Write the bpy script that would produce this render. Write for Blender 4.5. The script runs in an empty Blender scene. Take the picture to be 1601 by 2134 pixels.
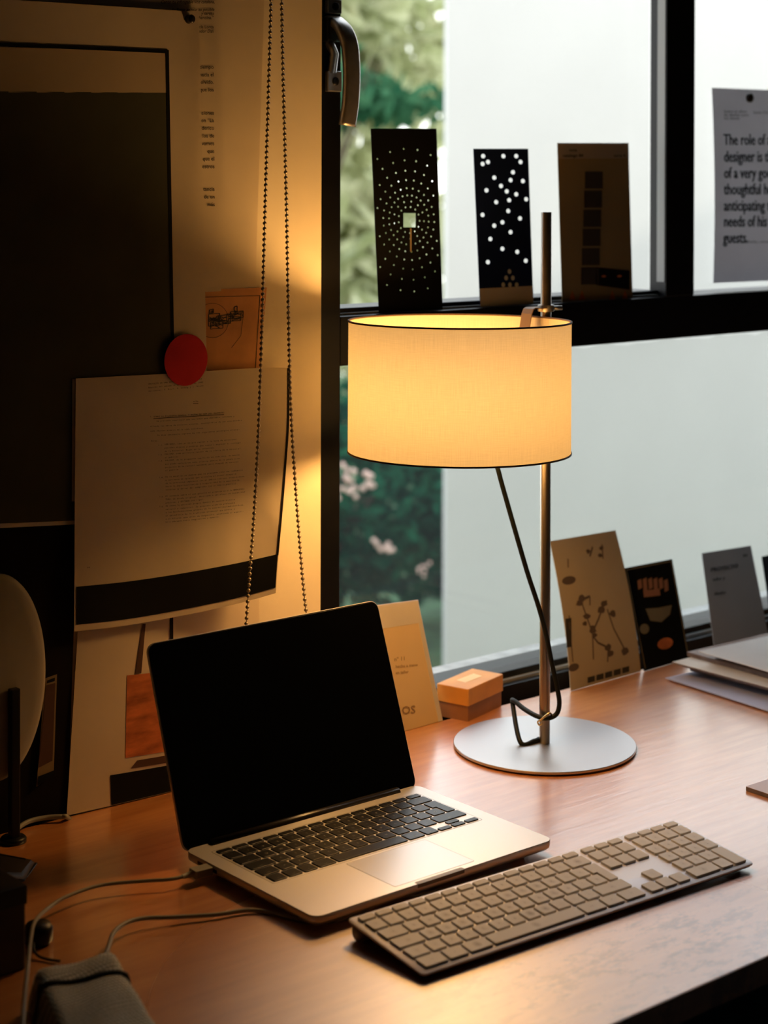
import bpy, bmesh, math, random
from mathutils import Vector, Matrix
random.seed(7)
PI = math.pi
SC = bpy.context.scene
COL = SC.collection
R = math.radians

# ------------------------------------------------------------------ camera
CAM_F, CAM_CY, PITCH, ROLL, CAM_H, YAW = 3763.27, 400.39, 0.0076, 0.0026, 0.702, 0.8721
W_PX, H_PX = 1601.0, 2134.0
FWD = Vector((math.cos(YAW) * math.cos(PITCH), math.sin(YAW) * math.cos(PITCH), -math.sin(PITCH)))
RGT0 = Vector((math.sin(YAW), -math.cos(YAW), 0))
UP0 = RGT0.cross(FWD)
RGT = RGT0 * math.cos(ROLL) + UP0 * math.sin(ROLL)
UPV = UP0 * math.cos(ROLL) - RGT0 * math.sin(ROLL)
EYE = Vector((0, 0, CAM_H))
cd = bpy.data.cameras.new('camera')
cam = bpy.data.objects.new('camera', cd)
COL.objects.link(cam)
cam.matrix_world = Matrix(((RGT.x, UPV.x, -FWD.x, 0), (RGT.y, UPV.y, -FWD.y, 0), (RGT.z, UPV.z, -FWD.z, CAM_H), (0, 0, 0, 1)))
cd.sensor_fit = 'VERTICAL'
cd.sensor_height = 36.0
cd.lens = CAM_F * 36.0 / H_PX
cd.shift_y = -(H_PX / 2 - CAM_CY) / H_PX
cd.clip_start = 0.05
cd.dof.use_dof = True
cd.dof.focus_distance = 2.02
cd.dof.aperture_fstop = 5.2
SC.camera = cam

def ray(x, y):
    return FWD + RGT * ((x - W_PX / 2) / CAM_F) - UPV * ((y - CAM_CY) / CAM_F)
def at_y(x, y, Y):
    d = ray(x, y); return EYE + d * (Y / d.y)
def at_z(x, y, z=0.0):
    d = ray(x, y); return EYE + d * ((z - CAM_H) / d.z)
def at_d(x, y, dist):
    return EYE + ray(x, y) * dist

# ------------------------------------------------------------------ light and view
w = bpy.data.worlds.new('sky'); SC.world = w; w.use_nodes = True
nt = w.node_tree; nt.nodes.clear()
out = nt.nodes.new('ShaderNodeOutputWorld'); bg = nt.nodes.new('ShaderNodeBackground')
tc = nt.nodes.new('ShaderNodeTexCoord'); sep = nt.nodes.new('ShaderNodeSeparateXYZ'); rp = nt.nodes.new('ShaderNodeValToRGB')
rp.color_ramp.elements[0].position = 0.42; rp.color_ramp.elements[0].color = (1.0, 0.975, 0.95, 1)
rp.color_ramp.elements[1].position = 0.95; rp.color_ramp.elements[1].color = (0.75, 0.85, 1.0, 1)
mp = nt.nodes.new('ShaderNodeMapRange'); mp.inputs[1].default_value = -1; mp.inputs[2].default_value = 1
nt.links.new(tc.outputs['Generated'], sep.inputs[0]); nt.links.new(sep.outputs[2], mp.inputs[0])
nt.links.new(mp.outputs[0], rp.inputs[0]); nt.links.new(rp.outputs[0], bg.inputs[0])
bg.inputs[1].default_value = 3.7
nt.links.new(bg.outputs[0], out.inputs[0])
sd = bpy.data.lights.new('sun', 'SUN'); sun = bpy.data.objects.new('sun', sd); COL.objects.link(sun)
sd.energy = 0.9; sd.color = (1.0, 0.90, 0.74); sd.angle = R(1.5)
sun.rotation_euler = Vector((0.55, 1.0, -0.70)).to_track_quat('-Z', 'Y').to_euler()
BULB_STRENGTH = 80.0
BULB_COLOR = (1.0, 0.525, 0.155)
SC.view_settings.view_transform = 'Standard'
SC.view_settings.look = 'None'
SC.view_settings.exposure = 0.0
SC.view_settings.gamma = 1.0
SC.view_settings.use_curve_mapping = False

# ------------------------------------------------------------------ materials
def new_mat(name):
    m = bpy.data.materials.new(name); m.use_nodes = True
    return m, m.node_tree, m.node_tree.nodes['Principled BSDF']
def pm(name, col, rough=0.6, metal=0.0, spec=0.5, var=0.0, vscale=20.0, bump=0.0, bscale=80.0, coat=0.0, stretch=(1, 1, 1)):
    """principled material with slight procedural colour variation and bump"""
    m, t, b = new_mat(name)
    b.inputs['Base Color'].default_value = (*col, 1)
    b.inputs['Roughness'].default_value = rough
    b.inputs['Metallic'].default_value = metal
    b.inputs['Specular IOR Level'].default_value = spec
    b.inputs['Coat Weight'].default_value = coat
    tcn = t.nodes.new('ShaderNodeTexCoord'); mpn = t.nodes.new('ShaderNodeMapping')
    mpn.inputs['Scale'].default_value = stretch
    t.links.new(tcn.outputs['Object'], mpn.inputs[0])
    if var > 0:
        n = t.nodes.new('ShaderNodeTexNoise'); n.inputs['Scale'].default_value = vscale; n.inputs['Detail'].default_value = 5
        r = t.nodes.new('ShaderNodeValToRGB')
        r.color_ramp.elements[0].position = 0.3; r.color_ramp.elements[1].position = 0.7
        r.color_ramp.elements[0].color = (*[c * (1 - var) for c in col], 1)
        r.color_ramp.elements[1].color = (*[min(1, c * (1 + var)) for c in col], 1)
        t.links.new(mpn.outputs[0], n.inputs[0]); t.links.new(n.outputs[0], r.inputs[0]); t.links.new(r.outputs[0], b.inputs['Base Color'])
    if bump > 0:
        n2 = t.nodes.new('ShaderNodeTexNoise'); n2.inputs['Scale'].default_value = bscale; n2.inputs['Detail'].default_value = 4
        bp = t.nodes.new('ShaderNodeBump'); bp.inputs['Strength'].default_value = bump; bp.inputs['Distance'].default_value = 0.002
        t.links.new(mpn.outputs[0], n2.inputs[0]); t.links.new(n2.outputs[0], bp.inputs['Height']); t.links.new(bp.outputs[0], b.inputs['Normal'])
    return m
def paper_mat(name, col, trans=0.35, var=0.04, vscale=14, rough=0.8, stretch=(1, 1, 1), spec=None):
    """paper: mostly diffuse, some light comes through"""
    m, t, b = new_mat(name)
    b.inputs['Roughness'].default_value = rough; b.inputs['Specular IOR Level'].default_value = 0.25 if max(col) > 0.1 else 0.06
    tr = t.nodes.new('ShaderNodeBsdfTranslucent'); mx = t.nodes.new('ShaderNodeMixShader')
    mx.inputs[0].default_value = trans
    tcn = t.nodes.new('ShaderNodeTexCoord'); mpn = t.nodes.new('ShaderNodeMapping'); mpn.inputs['Scale'].default_value = stretch
    n = t.nodes.new('ShaderNodeTexNoise'); n.inputs['Scale'].default_value = vscale; n.inputs['Detail'].default_value = 6
    r = t.nodes.new('ShaderNodeValToRGB')
    r.color_ramp.elements[0].position = 0.3; r.color_ramp.elements[1].position = 0.7
    r.color_ramp.elements[0].color = (*[c * (1 - var) for c in col], 1); r.color_ramp.elements[1].color = (*[min(1, c * (1 + var)) for c in col], 1)
    t.links.new(tcn.outputs['Object'], mpn.inputs[0]); t.links.new(mpn.outputs[0], n.inputs[0]); t.links.new(n.outputs[0], r.inputs[0])
    t.links.new(r.outputs[0], b.inputs['Base Color']); t.links.new(r.outputs[0], tr.inputs[0])
    t.links.new(b.outputs[0], mx.inputs[1]); t.links.new(tr.outputs[0], mx.inputs[2])
    t.links.new(mx.outputs[0], t.nodes['Material Output'].inputs[0])
    return m

M = {}
M['plaster'] = pm('cream_plaster', (0.80, 0.70, 0.52), 0.85, var=0.05, vscale=9, bump=0.25, bscale=60)
M['room'] = pm('dim_room_plaster', (0.05, 0.045, 0.04), 0.9, var=0.08, vscale=3)
M['floor'] = pm('dark_floor', (0.035, 0.028, 0.022), 0.7, var=0.3, vscale=6)
M['frame'] = pm('black_painted_frame', (0.0035, 0.0035, 0.004), 0.38, spec=0.22, var=0.2, vscale=40, bump=0.1)
M['frame_grey'] = pm('grey_bead_and_lit_side', (0.22, 0.22, 0.21), 0.5)  # grey of the beads, also daylight painted on the stile's side
M['steel'] = pm('brushed_steel', (0.52, 0.47, 0.41), 0.30, 1.0, bump=0.05, bscale=300, stretch=(1, 1, .05))
M['handle'] = pm('worn_handle_metal', (0.50, 0.47, 0.43), 0.38, 0.9, var=0.15, vscale=60)
M['alu'] = pm('anodised_aluminium', (0.72, 0.69, 0.66), 0.42, 0.85, bump=0.04, bscale=900)
M['alu_pad'] = pm('aluminium_trackpad', (0.70, 0.68, 0.67), 0.36, 0.75)
M['alu_dark'] = pm('aluminium_shadow_gap', (0.18, 0.17, 0.16), 0.5, 0.6)
M['black_glass'] = pm('black_glass', (0.002, 0.002, 0.0022), 0.08, spec=0.35)
M['black'] = pm('black_plastic', (0.005, 0.005, 0.0055), 0.4, spec=0.3, var=0.1, vscale=30)
M['key_black'] = pm('black_key', (0.004, 0.004, 0.005), 0.34, spec=0.42)
M['hinge'] = pm('hinge_black', (0.02, 0.016, 0.014), 0.3)
M['legend'] = pm('grey_print', (0.30, 0.27, 0.22), 0.6)
M['legend2'] = pm('faint_key_print', (0.30, 0.28, 0.25), 0.7)
M['cord'] = pm('dark_cord', (0.004, 0.006, 0.005), 0.55, spec=0.25)
M['pale_cable'] = pm('pale_cable', (0.24, 0.225, 0.185), 0.5)
M['ink'] = pm('black_ink', (0.004, 0.004, 0.004), 0.7, spec=0.12)
M['soft_ink'] = pm('soft_black_ink', (0.03, 0.025, 0.02), 0.75)
M['paper'] = paper_mat('white_paper', (0.70, 0.62, 0.52), 0.12)
M['paper2'] = paper_mat('cream_sheet', (0.74, 0.63, 0.47), 0.15)
M['pale_grey_paper'] = paper_mat('pale_grey_paper', (0.62, 0.60, 0.62), 0.40)
M['grey_card'] = paper_mat('grey_card', (0.30, 0.29, 0.29), 0.20)
M['kraft'] = paper_mat('orange_kraft', (0.72, 0.36, 0.16), 0.15, 0.12, 30)
M['dark_card'] = paper_mat('black_card', (0.004, 0.004, 0.004), 0.0)
M['navy_card'] = paper_mat('navy_card', (0.006, 0.012, 0.045), 0.05)
M['brown_card'] = paper_mat('brown_card', (0.26, 0.19, 0.10), 0.12)
M['tan_card'] = paper_mat('tan_card', (0.46, 0.38, 0.26), 0.12)
M['cream_bag'] = paper_mat('cream_envelope', (0.68, 0.50, 0.28), 0.25)
M['white_flap'] = paper_mat('white_flap', (0.80, 0.79, 0.78), 0.55)
M['dots'] = pm('white_dots', (0.86, 0.88, 0.84), 0.7)
M['dim_dots'] = pm('gold_dots', (0.42, 0.40, 0.30), 0.6)
M['red'] = paper_mat('red_sticker', (0.62, 0.02, 0.03), 0.05, 0.08, 30)
M['rust'] = paper_mat('rust_print', (0.50, 0.145, 0.045), 0.0, 0.5, 25, stretch=(1, 1, 3))
M['rust_dark'] = pm('dark_rust_ink', (0.07, 0.025, 0.012), 0.8)
M['dark_print'] = paper_mat('olive_black_print', (0.030, 0.030, 0.024), 0.0, 0.2, 12)
M['olive_print'] = paper_mat('olive_print', (0.07, 0.07, 0.048), 0.0, 0.12, 12)
M['pale_print'] = paper_mat('buff_print', (0.50, 0.40, 0.27), 0.0, 0.05, 12)
M['ivory'] = pm('ivory_shell', (0.34, 0.31, 0.24), 0.5, var=0.05)
M['teal'] = pm('teal_fabric', (0.05, 0.26, 0.32), 0.9, var=0.4, vscale=60)
M['concrete'] = pm('rough_concrete', (0.42, 0.42, 0.40), 0.9, var=0.2, vscale=40, bump=0.4)
M['white_wall'] = pm('white_render', (0.56, 0.545, 0.525), 0.9, var=0.03, vscale=2)
M['lavender_paper'] = paper_mat('lavender_paper', (0.52, 0.51, 0.62), 0.2)
M['magazine'] = paper_mat('magazine_pages', (0.17, 0.13, 0.12), 0.1, 0.3, 60)
M['box_orange'] = pm('orange_box_lid', (0.68, 0.30, 0.05), 0.5, var=0.10, vscale=30)
M['box_brown'] = pm('brown_box_base', (0.30, 0.13, 0.045), 0.55, var=0.15, vscale=30)
M['key_white'] = None

def wood():
    m, t, b = new_mat('varnished_cherry_desktop')
    L = t.links; N = t.nodes.new
    tcn = N('ShaderNodeTexCoord')
    mpn = N('ShaderNodeMapping'); mpn.inputs['Scale'].default_value = (1.6, 14, 14)
    n = N('ShaderNodeTexNoise'); n.inputs['Scale'].default_value = 5; n.inputs['Detail'].default_value = 9; n.inputs['Roughness'].default_value = 0.62
    L.new(tcn.outputs['Object'], mpn.inputs[0]); L.new(mpn.outputs[0], n.inputs[0])
    r = N('ShaderNodeValToRGB')
    r.color_ramp.elements[0].position = 0.28; r.color_ramp.elements[0].color = (0.56, 0.185, 0.045, 1)
    r.color_ramp.elements[1].position = 0.72; r.color_ramp.elements[1].color = (0.78, 0.34, 0.11, 1)
    L.new(n.outputs[0], r.inputs[0])
    # worn patch in the varnish near the front edge, and fine stains
    w1 = N('ShaderNodeTexNoise'); w1.inputs['Scale'].default_value = 22; w1.inputs['Detail'].default_value = 8; w1.inputs['Roughness'].default_value = 0.75
    mpw = N('ShaderNodeMapping'); mpw.inputs['Scale'].default_value = (1, 2.2, 1)
    L.new(tcn.outputs['Object'], mpw.inputs[0]); L.new(mpw.outputs[0], w1.inputs[0])
    wr = N('ShaderNodeValToRGB'); wr.color_ramp.elements[0].position = 0.50; wr.color_ramp.elements[1].position = 0.60
    L.new(w1.outputs[0], wr.inputs[0])
    vs = N('ShaderNodeVectorMath'); vs.operation = 'DISTANCE'; vs.inputs[1].default_value = (1.22 - 1.8, 1.13 - 1.3795, 0.013)
    L.new(tcn.outputs['Object'], vs.inputs[0])
    fr = N('ShaderNodeMapRange'); fr.inputs[1].default_value = 0.10; fr.inputs[2].default_value = 0.26; fr.inputs[3].default_value = 1; fr.inputs[4].default_value = 0
    L.new(vs.outputs['Value'], fr.inputs[0])
    mu = N('ShaderNodeMath'); mu.operation = 'MULTIPLY'; L.new(wr.outputs[0], mu.inputs[0]); L.new(fr.outputs[0], mu.inputs[1])
    mix = N('ShaderNodeMixRGB'); mix.blend_type = 'MULTIPLY'; mix.inputs[2].default_value = (0.42, 0.30, 0.24, 1)
    sc_ = N('ShaderNodeMath'); sc_.operation = 'MULTIPLY'; sc_.inputs[1].default_value = 1.0
    L.new(mu.outputs[0], sc_.inputs[0]); L.new(sc_.outputs[0], mix.inputs[0]); L.new(r.outputs[0], mix.inputs[1])
    L.new(mix.outputs[0], b.inputs['Base Color'])
    ro = N('ShaderNodeMapRange'); ro.inputs[3].default_value = 0.34; ro.inputs[4].default_value = 0.52
    L.new(mu.outputs[0], ro.inputs[0]); L.new(ro.outputs[0], b.inputs['Roughness'])
    cr = N('ShaderNodeMapRange'); cr.inputs[3].default_value = 0.21; cr.inputs[4].default_value = 0.46
    fr2 = N('ShaderNodeMapRange'); fr2.inputs[1].default_value = 0.16; fr2.inputs[2].default_value = 0.42; fr2.inputs[3].default_value = 1; fr2.inputs[4].default_value = 0
    vs2 = N('ShaderNodeVectorMath'); vs2.operation = 'DISTANCE'; vs2.inputs[1].default_value = (1.10 - 1.8, 1.10 - 1.3795, 0.013)
    fr2.interpolation_type = 'SMOOTHSTEP'
    L.new(tcn.outputs['Object'], vs2.inputs[0]); L.new(vs2.outputs['Value'], fr2.inputs[0])
    L.new(fr2.outputs[0], cr.inputs[0]); L.new(cr.outputs[0], b.inputs['Coat Roughness'])
    b.inputs['IOR'].default_value = 1.6
    b.inputs['Specular IOR Level'].default_value = 0.75
    b.inputs['Coat Weight'].default_value = 1.0; b.inputs['Coat Roughness'].default_value = 0.21; b.inputs['Coat IOR'].default_value = 3.6
    bn = N('ShaderNodeTexNoise'); bn.inputs['Scale'].default_value = 9; bn.inputs['Detail'].default_value = 5
    L.new(mpn.outputs[0], bn.inputs[0])
    bp = N('ShaderNodeBump'); bp.inputs['Strength'].default_value = 0.10; bp.inputs['Distance'].default_value = 0.002
    L.new(bn.outputs[0], bp.inputs['Height']); L.new(bp.outputs[0], b.inputs['Normal']); L.new(bp.outputs[0], b.inputs['Coat Normal'])
    return m
M['wood'] = wood()

def shade_mat():
    m, t, b = new_mat('linen_shade')
    L = t.links; N = t.nodes.new
    uv = N('ShaderNodeTexCoord')
    def thread(sx, sy, lo, hi, scale=1.0):
        mpn = N('ShaderNodeMapping'); mpn.inputs['Scale'].default_value = (sx, sy, 1)
        n = N('ShaderNodeTexNoise'); n.inputs['Scale'].default_value = scale; n.inputs['Detail'].default_value = 3
        L.new(uv.outputs['UV'], mpn.inputs[0]); L.new(mpn.outputs[0], n.inputs[0])
        r = N('ShaderNodeMapRange'); r.inputs[1].default_value = 0.3; r.inputs[2].default_value = 0.7; r.inputs[3].default_value = lo; r.inputs[4].default_value = hi
        L.new(n.outputs[0], r.inputs[0]); return r.outputs[0]
    a = thread(1100, 40, 0.88, 1.0); c = thread(50, 1300, 0.90, 1.0)
    # slubs: rare thick dark threads
    mps = N('ShaderNodeMapping'); mps.inputs['Scale'].default_value = (520, 70, 1)
    s = N('ShaderNodeTexNoise'); s.inputs['Detail'].default_value = 1
    L.new(uv.outputs['UV'], mps.inputs[0]); L.new(mps.outputs[0], s.inputs[0])
    sr = N('ShaderNodeMapRange'); sr.inputs[1].default_value = 0.76; sr.inputs[2].default_value = 0.84; sr.inputs[3].default_value = 1; sr.inputs[4].default_value = 0.55
    L.new(s.outputs[0], sr.inputs[0])
    m1 = N('ShaderNodeMath'); m1.operation = 'MULTIPLY'; L.new(a, m1.inputs[0]); L.new(c, m1.inputs[1])
    m2 = N('ShaderNodeMath'); m2.operation = 'MULTIPLY'; L.new(m1.outputs[0], m2.inputs[0]); L.new(sr.outputs[0], m2.inputs[1])
    mc = N('ShaderNodeVectorMath'); mc.operation = 'SCALE'; mc.inputs[0].default_value = (0.90, 0.83, 0.66)
    L.new(m2.outputs[0], mc.inputs['Scale'])
    tr = N('ShaderNodeBsdfTranslucent'); df = N('ShaderNodeBsdfDiffuse'); mx = N('ShaderNodeMixShader'); mx.inputs[0].default_value = 0.165
    dk = N('ShaderNodeVectorMath'); dk.operation = 'MULTIPLY'; dk.inputs[1].default_value = (0.60, 0.55, 0.48); L.new(mc.outputs[0], dk.inputs[0])
    L.new(mc.outputs[0], tr.inputs[0]); L.new(dk.outputs[0], df.inputs[0])
    L.new(df.outputs[0], mx.inputs[1]); L.new(tr.outputs[0], mx.inputs[2]); L.new(mx.outputs[0], t.nodes['Material Output'].inputs[0])
    return m
M['shade'] = shade_mat()
M['shade_trim'] = pm('brown_shade_binding', (0.10, 0.055, 0.025), 0.7)

def bulb_mat():
    m, t, b = new_mat('frosted_bulb_glow')
    e = t.nodes.new('ShaderNodeEmission'); e.inputs[0].default_value = (*BULB_COLOR, 1); e.inputs[1].default_value = BULB_STRENGTH
    t.links.new(e.outputs[0], t.nodes['Material Output'].inputs[0]); return m
M['bulb'] = bulb_mat()

def glass_mat(name, tint, refl_rough=0.0):
    m, t, b = new_mat(name); L = t.links; N = t.nodes.new
    tr = N('ShaderNodeBsdfTransparent'); tr.inputs[0].default_value = (*tint, 1)
    gl = N('ShaderNodeBsdfGlossy'); gl.inputs['Roughness'].default_value = refl_rough
    lw = N('ShaderNodeLayerWeight'); lw.inputs[0].default_value = 0.5
    pw = N('ShaderNodeMath'); pw.operation = 'POWER'; pw.inputs[1].default_value = 4.0; L.new(lw.outputs['Facing'], pw.inputs[0])
    fz = N('ShaderNodeMapRange'); fz.inputs[3].default_value = 0.02; fz.inputs[4].default_value = 0.5; L.new(pw.outputs[0], fz.inputs[0])
    mx = N('ShaderNodeMixShader'); L.new(fz.outputs[0], mx.inputs[0]); L.new(tr.outputs[0], mx.inputs[1]); L.new(gl.outputs[0], mx.inputs[2])
    L.new(mx.outputs[0], t.nodes['Material Output'].inputs[0]); return m
M['glass'] = glass_mat('clear_glass', (0.97, 0.98, 0.97))

def film_mat():
    m, t, b = new_mat('grey_window_film'); L = t.links; N = t.nodes.new
    tr = N('ShaderNodeBsdfTransparent'); tr.inputs[0].default_value = (0.86, 0.865, 0.85, 1)
    d = N('ShaderNodeBsdfTranslucent'); d.inputs[0].default_value = (0.8, 0.85, 0.85, 1)
    mx = N('ShaderNodeMixShader'); mx.inputs[0].default_value = 0.02
    L.new(tr.outputs[0], mx.inputs[1]); L.new(d.outputs[0], mx.inputs[2]); L.new(mx.outputs[0], t.nodes['Material Output'].inputs[0]); return m
M['film'] = film_mat()

def leaf_mat(name, c1, c2, trans=0.35):
    m, t, b = new_mat(name); L = t.links; N = t.nodes.new
    tcn = N('ShaderNodeTexCoord'); n = N('ShaderNodeTexNoise'); n.inputs['Scale'].default_value = 4; n.inputs['Detail'].default_value = 3
    r = N('ShaderNodeValToRGB'); r.color_ramp.elements[0].position = 0.35; r.color_ramp.elements[1].position = 0.65
    r.color_ramp.elements[0].color = (*c1, 1); r.color_ramp.elements[1].color = (*c2, 1)
    L.new(tcn.outputs['Object'], n.inputs[0]); L.new(n.outputs[0], r.inputs[0])
    d = N('ShaderNodeBsdfDiffuse'); tr = N('ShaderNodeBsdfTranslucent'); mx = N('ShaderNodeMixShader'); mx.inputs[0].default_value = trans
    L.new(r.outputs[0], d.inputs[0]); L.new(r.outputs[0], tr.inputs[0]); L.new(d.outputs[0], mx.inputs[1]); L.new(tr.outputs[0], mx.inputs[2])
    L.new(mx.outputs[0], t.nodes['Material Output'].inputs[0]); return m
M['leaf_pale'] = leaf_mat('pale_leaves', (0.40, 0.43, 0.22), (0.64, 0.64, 0.43), 0.45)
M['leaf_mid'] = leaf_mat('mid_leaves', (0.02, 0.10, 0.05), (0.08, 0.20, 0.10), 0.3)
M['leaf_teal'] = leaf_mat('deep_teal_leaves', (0.003, 0.055, 0.034), (0.018, 0.15, 0.075), 0.2)
M['bark'] = pm('bark', (0.10, 0.07, 0.05), 0.9, var=0.3)
M['grass'] = pm('grass_ground', (0.05, 0.12, 0.05), 0.95, var=0.5, vscale=8)
M['pink_spots'] = pm('pale_pink_spots', (0.80, 0.55, 0.46), 0.8)

def keycap_mat():
    m, t, b = new_mat('ivory_keycap'); L = t.links; N = t.nodes.new
    tcn = N('ShaderNodeTexCoord'); oi = N('ShaderNodeObjectInfo')
    ln = N('ShaderNodeVectorMath'); ln.operation = 'LENGTH'
    n = N('ShaderNodeTexNoise'); n.inputs['Scale'].default_value = 120; n.inputs['Detail'].default_value = 3
    L.new(tcn.outputs['Object'], ln.inputs[0]); L.new(tcn.outputs['Object'], n.inputs[0])
    mr = N('ShaderNodeMapRange'); mr.inputs[1].default_value = 0.0015; mr.inputs[2].default_value = 0.0060; mr.inputs[3].default_value = 1; mr.inputs[4].default_value = 0
    L.new(ln.outputs['Value'], mr.inputs[0])
    k = N('ShaderNodeMath'); k.operation = 'MULTIPLY'; L.new(mr.outputs[0], k.inputs[0]); L.new(oi.outputs['Color'], k.inputs[1])
    # finger grime in the centre of the much-used keys: amount kept in each key's object colour
    k2 = N('ShaderNodeMath'); k2.operation = 'MULTIPLY'; L.new(k.outputs[0], k2.inputs[0]); L.new(n.outputs[0], k2.inputs[1])
    mix = N('ShaderNodeMixRGB'); mix.inputs[1].default_value = (0.62, 0.59, 0.54, 1); mix.inputs[2].default_value = (0.16, 0.105, 0.07, 1)
    L.new(k2.outputs[0], mix.inputs[0]); L.new(mix.outputs[0], b.inputs['Base Color'])
    b.inputs['Roughness'].default_value = 0.55; return m
M['key_white'] = keycap_mat()

def weave_mat():
    m, t, b = new_mat('grey_woven_fabric'); L = t.links; N = t.nodes.new
    tcn = N('ShaderNodeTexCoord')
    wv = N('ShaderNodeTexWave'); wv.inputs['Scale'].default_value = 85; wv.inputs['Distortion'].default_value = 1.5; wv.bands_direction = 'X'; wv.inputs['Detail Scale'].default_value = 3
    wv2 = N('ShaderNodeTexWave'); wv2.inputs['Scale'].default_value = 60; wv2.inputs['Distortion'].default_value = 1.5; wv2.bands_direction = 'Y'
    L.new(tcn.outputs['Object'], wv.inputs[0]); L.new(tcn.outputs['Object'], wv2.inputs[0])
    mu = N('ShaderNodeMath'); mu.operation = 'MULTIPLY'; L.new(wv.outputs['Fac'], mu.inputs[0]); L.new(wv2.outputs['Fac'], mu.inputs[1])
    r = N('ShaderNodeValToRGB'); r.color_ramp.elements[0].color = (0.25, 0.23, 0.16, 1); r.color_ramp.elements[1].color = (0.80, 0.76, 0.60, 1); r.color_ramp.elements[1].position = 0.6
    L.new(mu.outputs[0], r.inputs[0]); L.new(r.outputs[0], b.inputs['Base Color']); b.inputs['Roughness'].default_value = 0.95
    bp = N('ShaderNodeBump'); bp.inputs['Strength'].default_value = 0.6; bp.inputs['Distance'].default_value = 0.001
    L.new(mu.outputs[0], bp.inputs['Height']); L.new(bp.outputs[0], b.inputs['Normal']); return m
M['weave'] = weave_mat()

# ------------------------------------------------------------------ mesh helpers
def link(name, me, mat=None, parent=None, smooth=False):
    if isinstance(me, bmesh.types.BMesh):
        bm = me; me = bpy.data.meshes.new(name); bm.normal_update(); bm.to_mesh(me); bm.free()
    if mat is not None and not me.materials: me.materials.append(mat)
    if smooth:
        for p in me.polygons: p.use_smooth = True
    o = bpy.data.objects.new(name, me); COL.objects.link(o)
    if parent is not None:
        o.parent = parent; o.matrix_parent_inverse = Matrix.Identity(4)
        if parent.get('_w'): pass
    return o
def empty(name, loc=(0, 0, 0), rot=None):
    o = bpy.data.objects.new(name, None); COL.objects.link(o); o.location = loc; o.empty_display_size = 0.02
    if rot is not None: o.rotation_euler = rot
    return o
def tag(o, label, cat, group=None):
    o['label'] = label; o['category'] = cat
    if group: o['group'] = group
    return o
def struct(o):
    o['kind'] = 'structure'; return o
def world_child(o, parent, loc):
    """parent at loc (no rotation): shift mesh built in world coordinates into the parent's space"""
    o.data.transform(Matrix.Translation(-Vector(loc))); o.parent = parent; return o
def box(bm, c, s, mtx=None, bevel=0.0, seg=2):
    r = bmesh.ops.create_cube(bm, size=1.0)
    vs = r['verts']
    bmesh.ops.scale(bm, vec=s, verts=vs)
    if bevel > 0:
        es = list({e for v in vs for e in v.link_edges})
        rr = bmesh.ops.bevel(bm, geom=es, offset=bevel, segments=seg, affect='EDGES', profile=0.5)
        vs = list({v for f in rr['faces'] for v in f.verts} | {v for v in vs if v.is_valid})
        comp = set(vs); stack = list(vs)
        while stack:
            v = stack.pop()
            for e in v.link_edges:
                o2 = e.other_vert(v)
                if o2 not in comp: comp.add(o2); stack.append(o2)
        vs = list(comp)
    bmesh.ops.translate(bm, vec=c, verts=vs)
    if mtx is not None: bmesh.ops.transform(bm, matrix=mtx, verts=vs)
    return vs
def boxobj(name, lo, hi, mat, parent=None, bevel=0.0, loc=None):
    """axis aligned box given its corners; the origin sits at its centre"""
    lo, hi = Vector(lo), Vector(hi); c = (lo + hi) / 2
    bm = bmesh.new(); box(bm, (0, 0, 0), hi - lo, bevel=bevel)
    o = link(name, bm, mat)
    o.location = c
    if parent is not None: o.parent = parent; o.location = c - Vector(parent.location)
    return o
def rrect(wd, dp, r, n=6, cx=0, cy=0):
    pts = []
    for (sx, sy, a0) in ((1, 1, 0), (-1, 1, 90), (-1, -1, 180), (1, -1, 270)):
        for k in range(n + 1):
            a = R(a0 + 90 * k / n)
            pts.append((cx + sx * (wd / 2 - r) + r * math.cos(a), cy + sy * (dp / 2 - r) + r * math.sin(a)))
    return pts
def loft(bm, pts, levels, mtx=None):
    """stacked rings of one outline: levels = [(z, inset), ...] from the bottom up"""
    n = len(pts); cx = sum(p[0] for p in pts) / n; cy = sum(p[1] for p in pts) / n
    nrm = []
    for i in range(n):
        p0, p1, p2 = Vector(pts[i - 1]), Vector(pts[i]), Vector(pts[(i + 1) % n])
        e1, e2 = p1 - p0, p2 - p1
        if e1.length < 1e-9: e1 = e2
        if e2.length < 1e-9: e2 = e1
        s_ = e1.normalized() + e2.normalized(); q = Vector((-s_.y, s_.x))
        if q.length < 1e-9: q = Vector((cx, cy)) - p1
        nrm.append(q.normalized())
    rings = [[bm.verts.new((pts[i][0] + nrm[i].x * ins, pts[i][1] + nrm[i].y * ins, z)) for i in range(n)] for z, ins in levels]
    for a, b in zip(rings, rings[1:]):
        for i in range(n): bm.faces.new((a[i], a[(i + 1) % n], b[(i + 1) % n], b[i]))
    bm.faces.new(rings[-1]); bm.faces.new(list(reversed(rings[0])))
    if mtx is not None: bmesh.ops.transform(bm, matrix=mtx, verts=[v for r_ in rings for v in r_])
def prism(bm, pts, z0, z1, bev=0.0, mtx=None):
    lv = [(z0, 0), (z1, 0)] if bev <= 0 else [(z0, 0), (z1 - bev, 0), (z1 - bev * .3, bev * .35), (z1, bev)]
    loft(bm, pts, lv, mtx)
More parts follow.
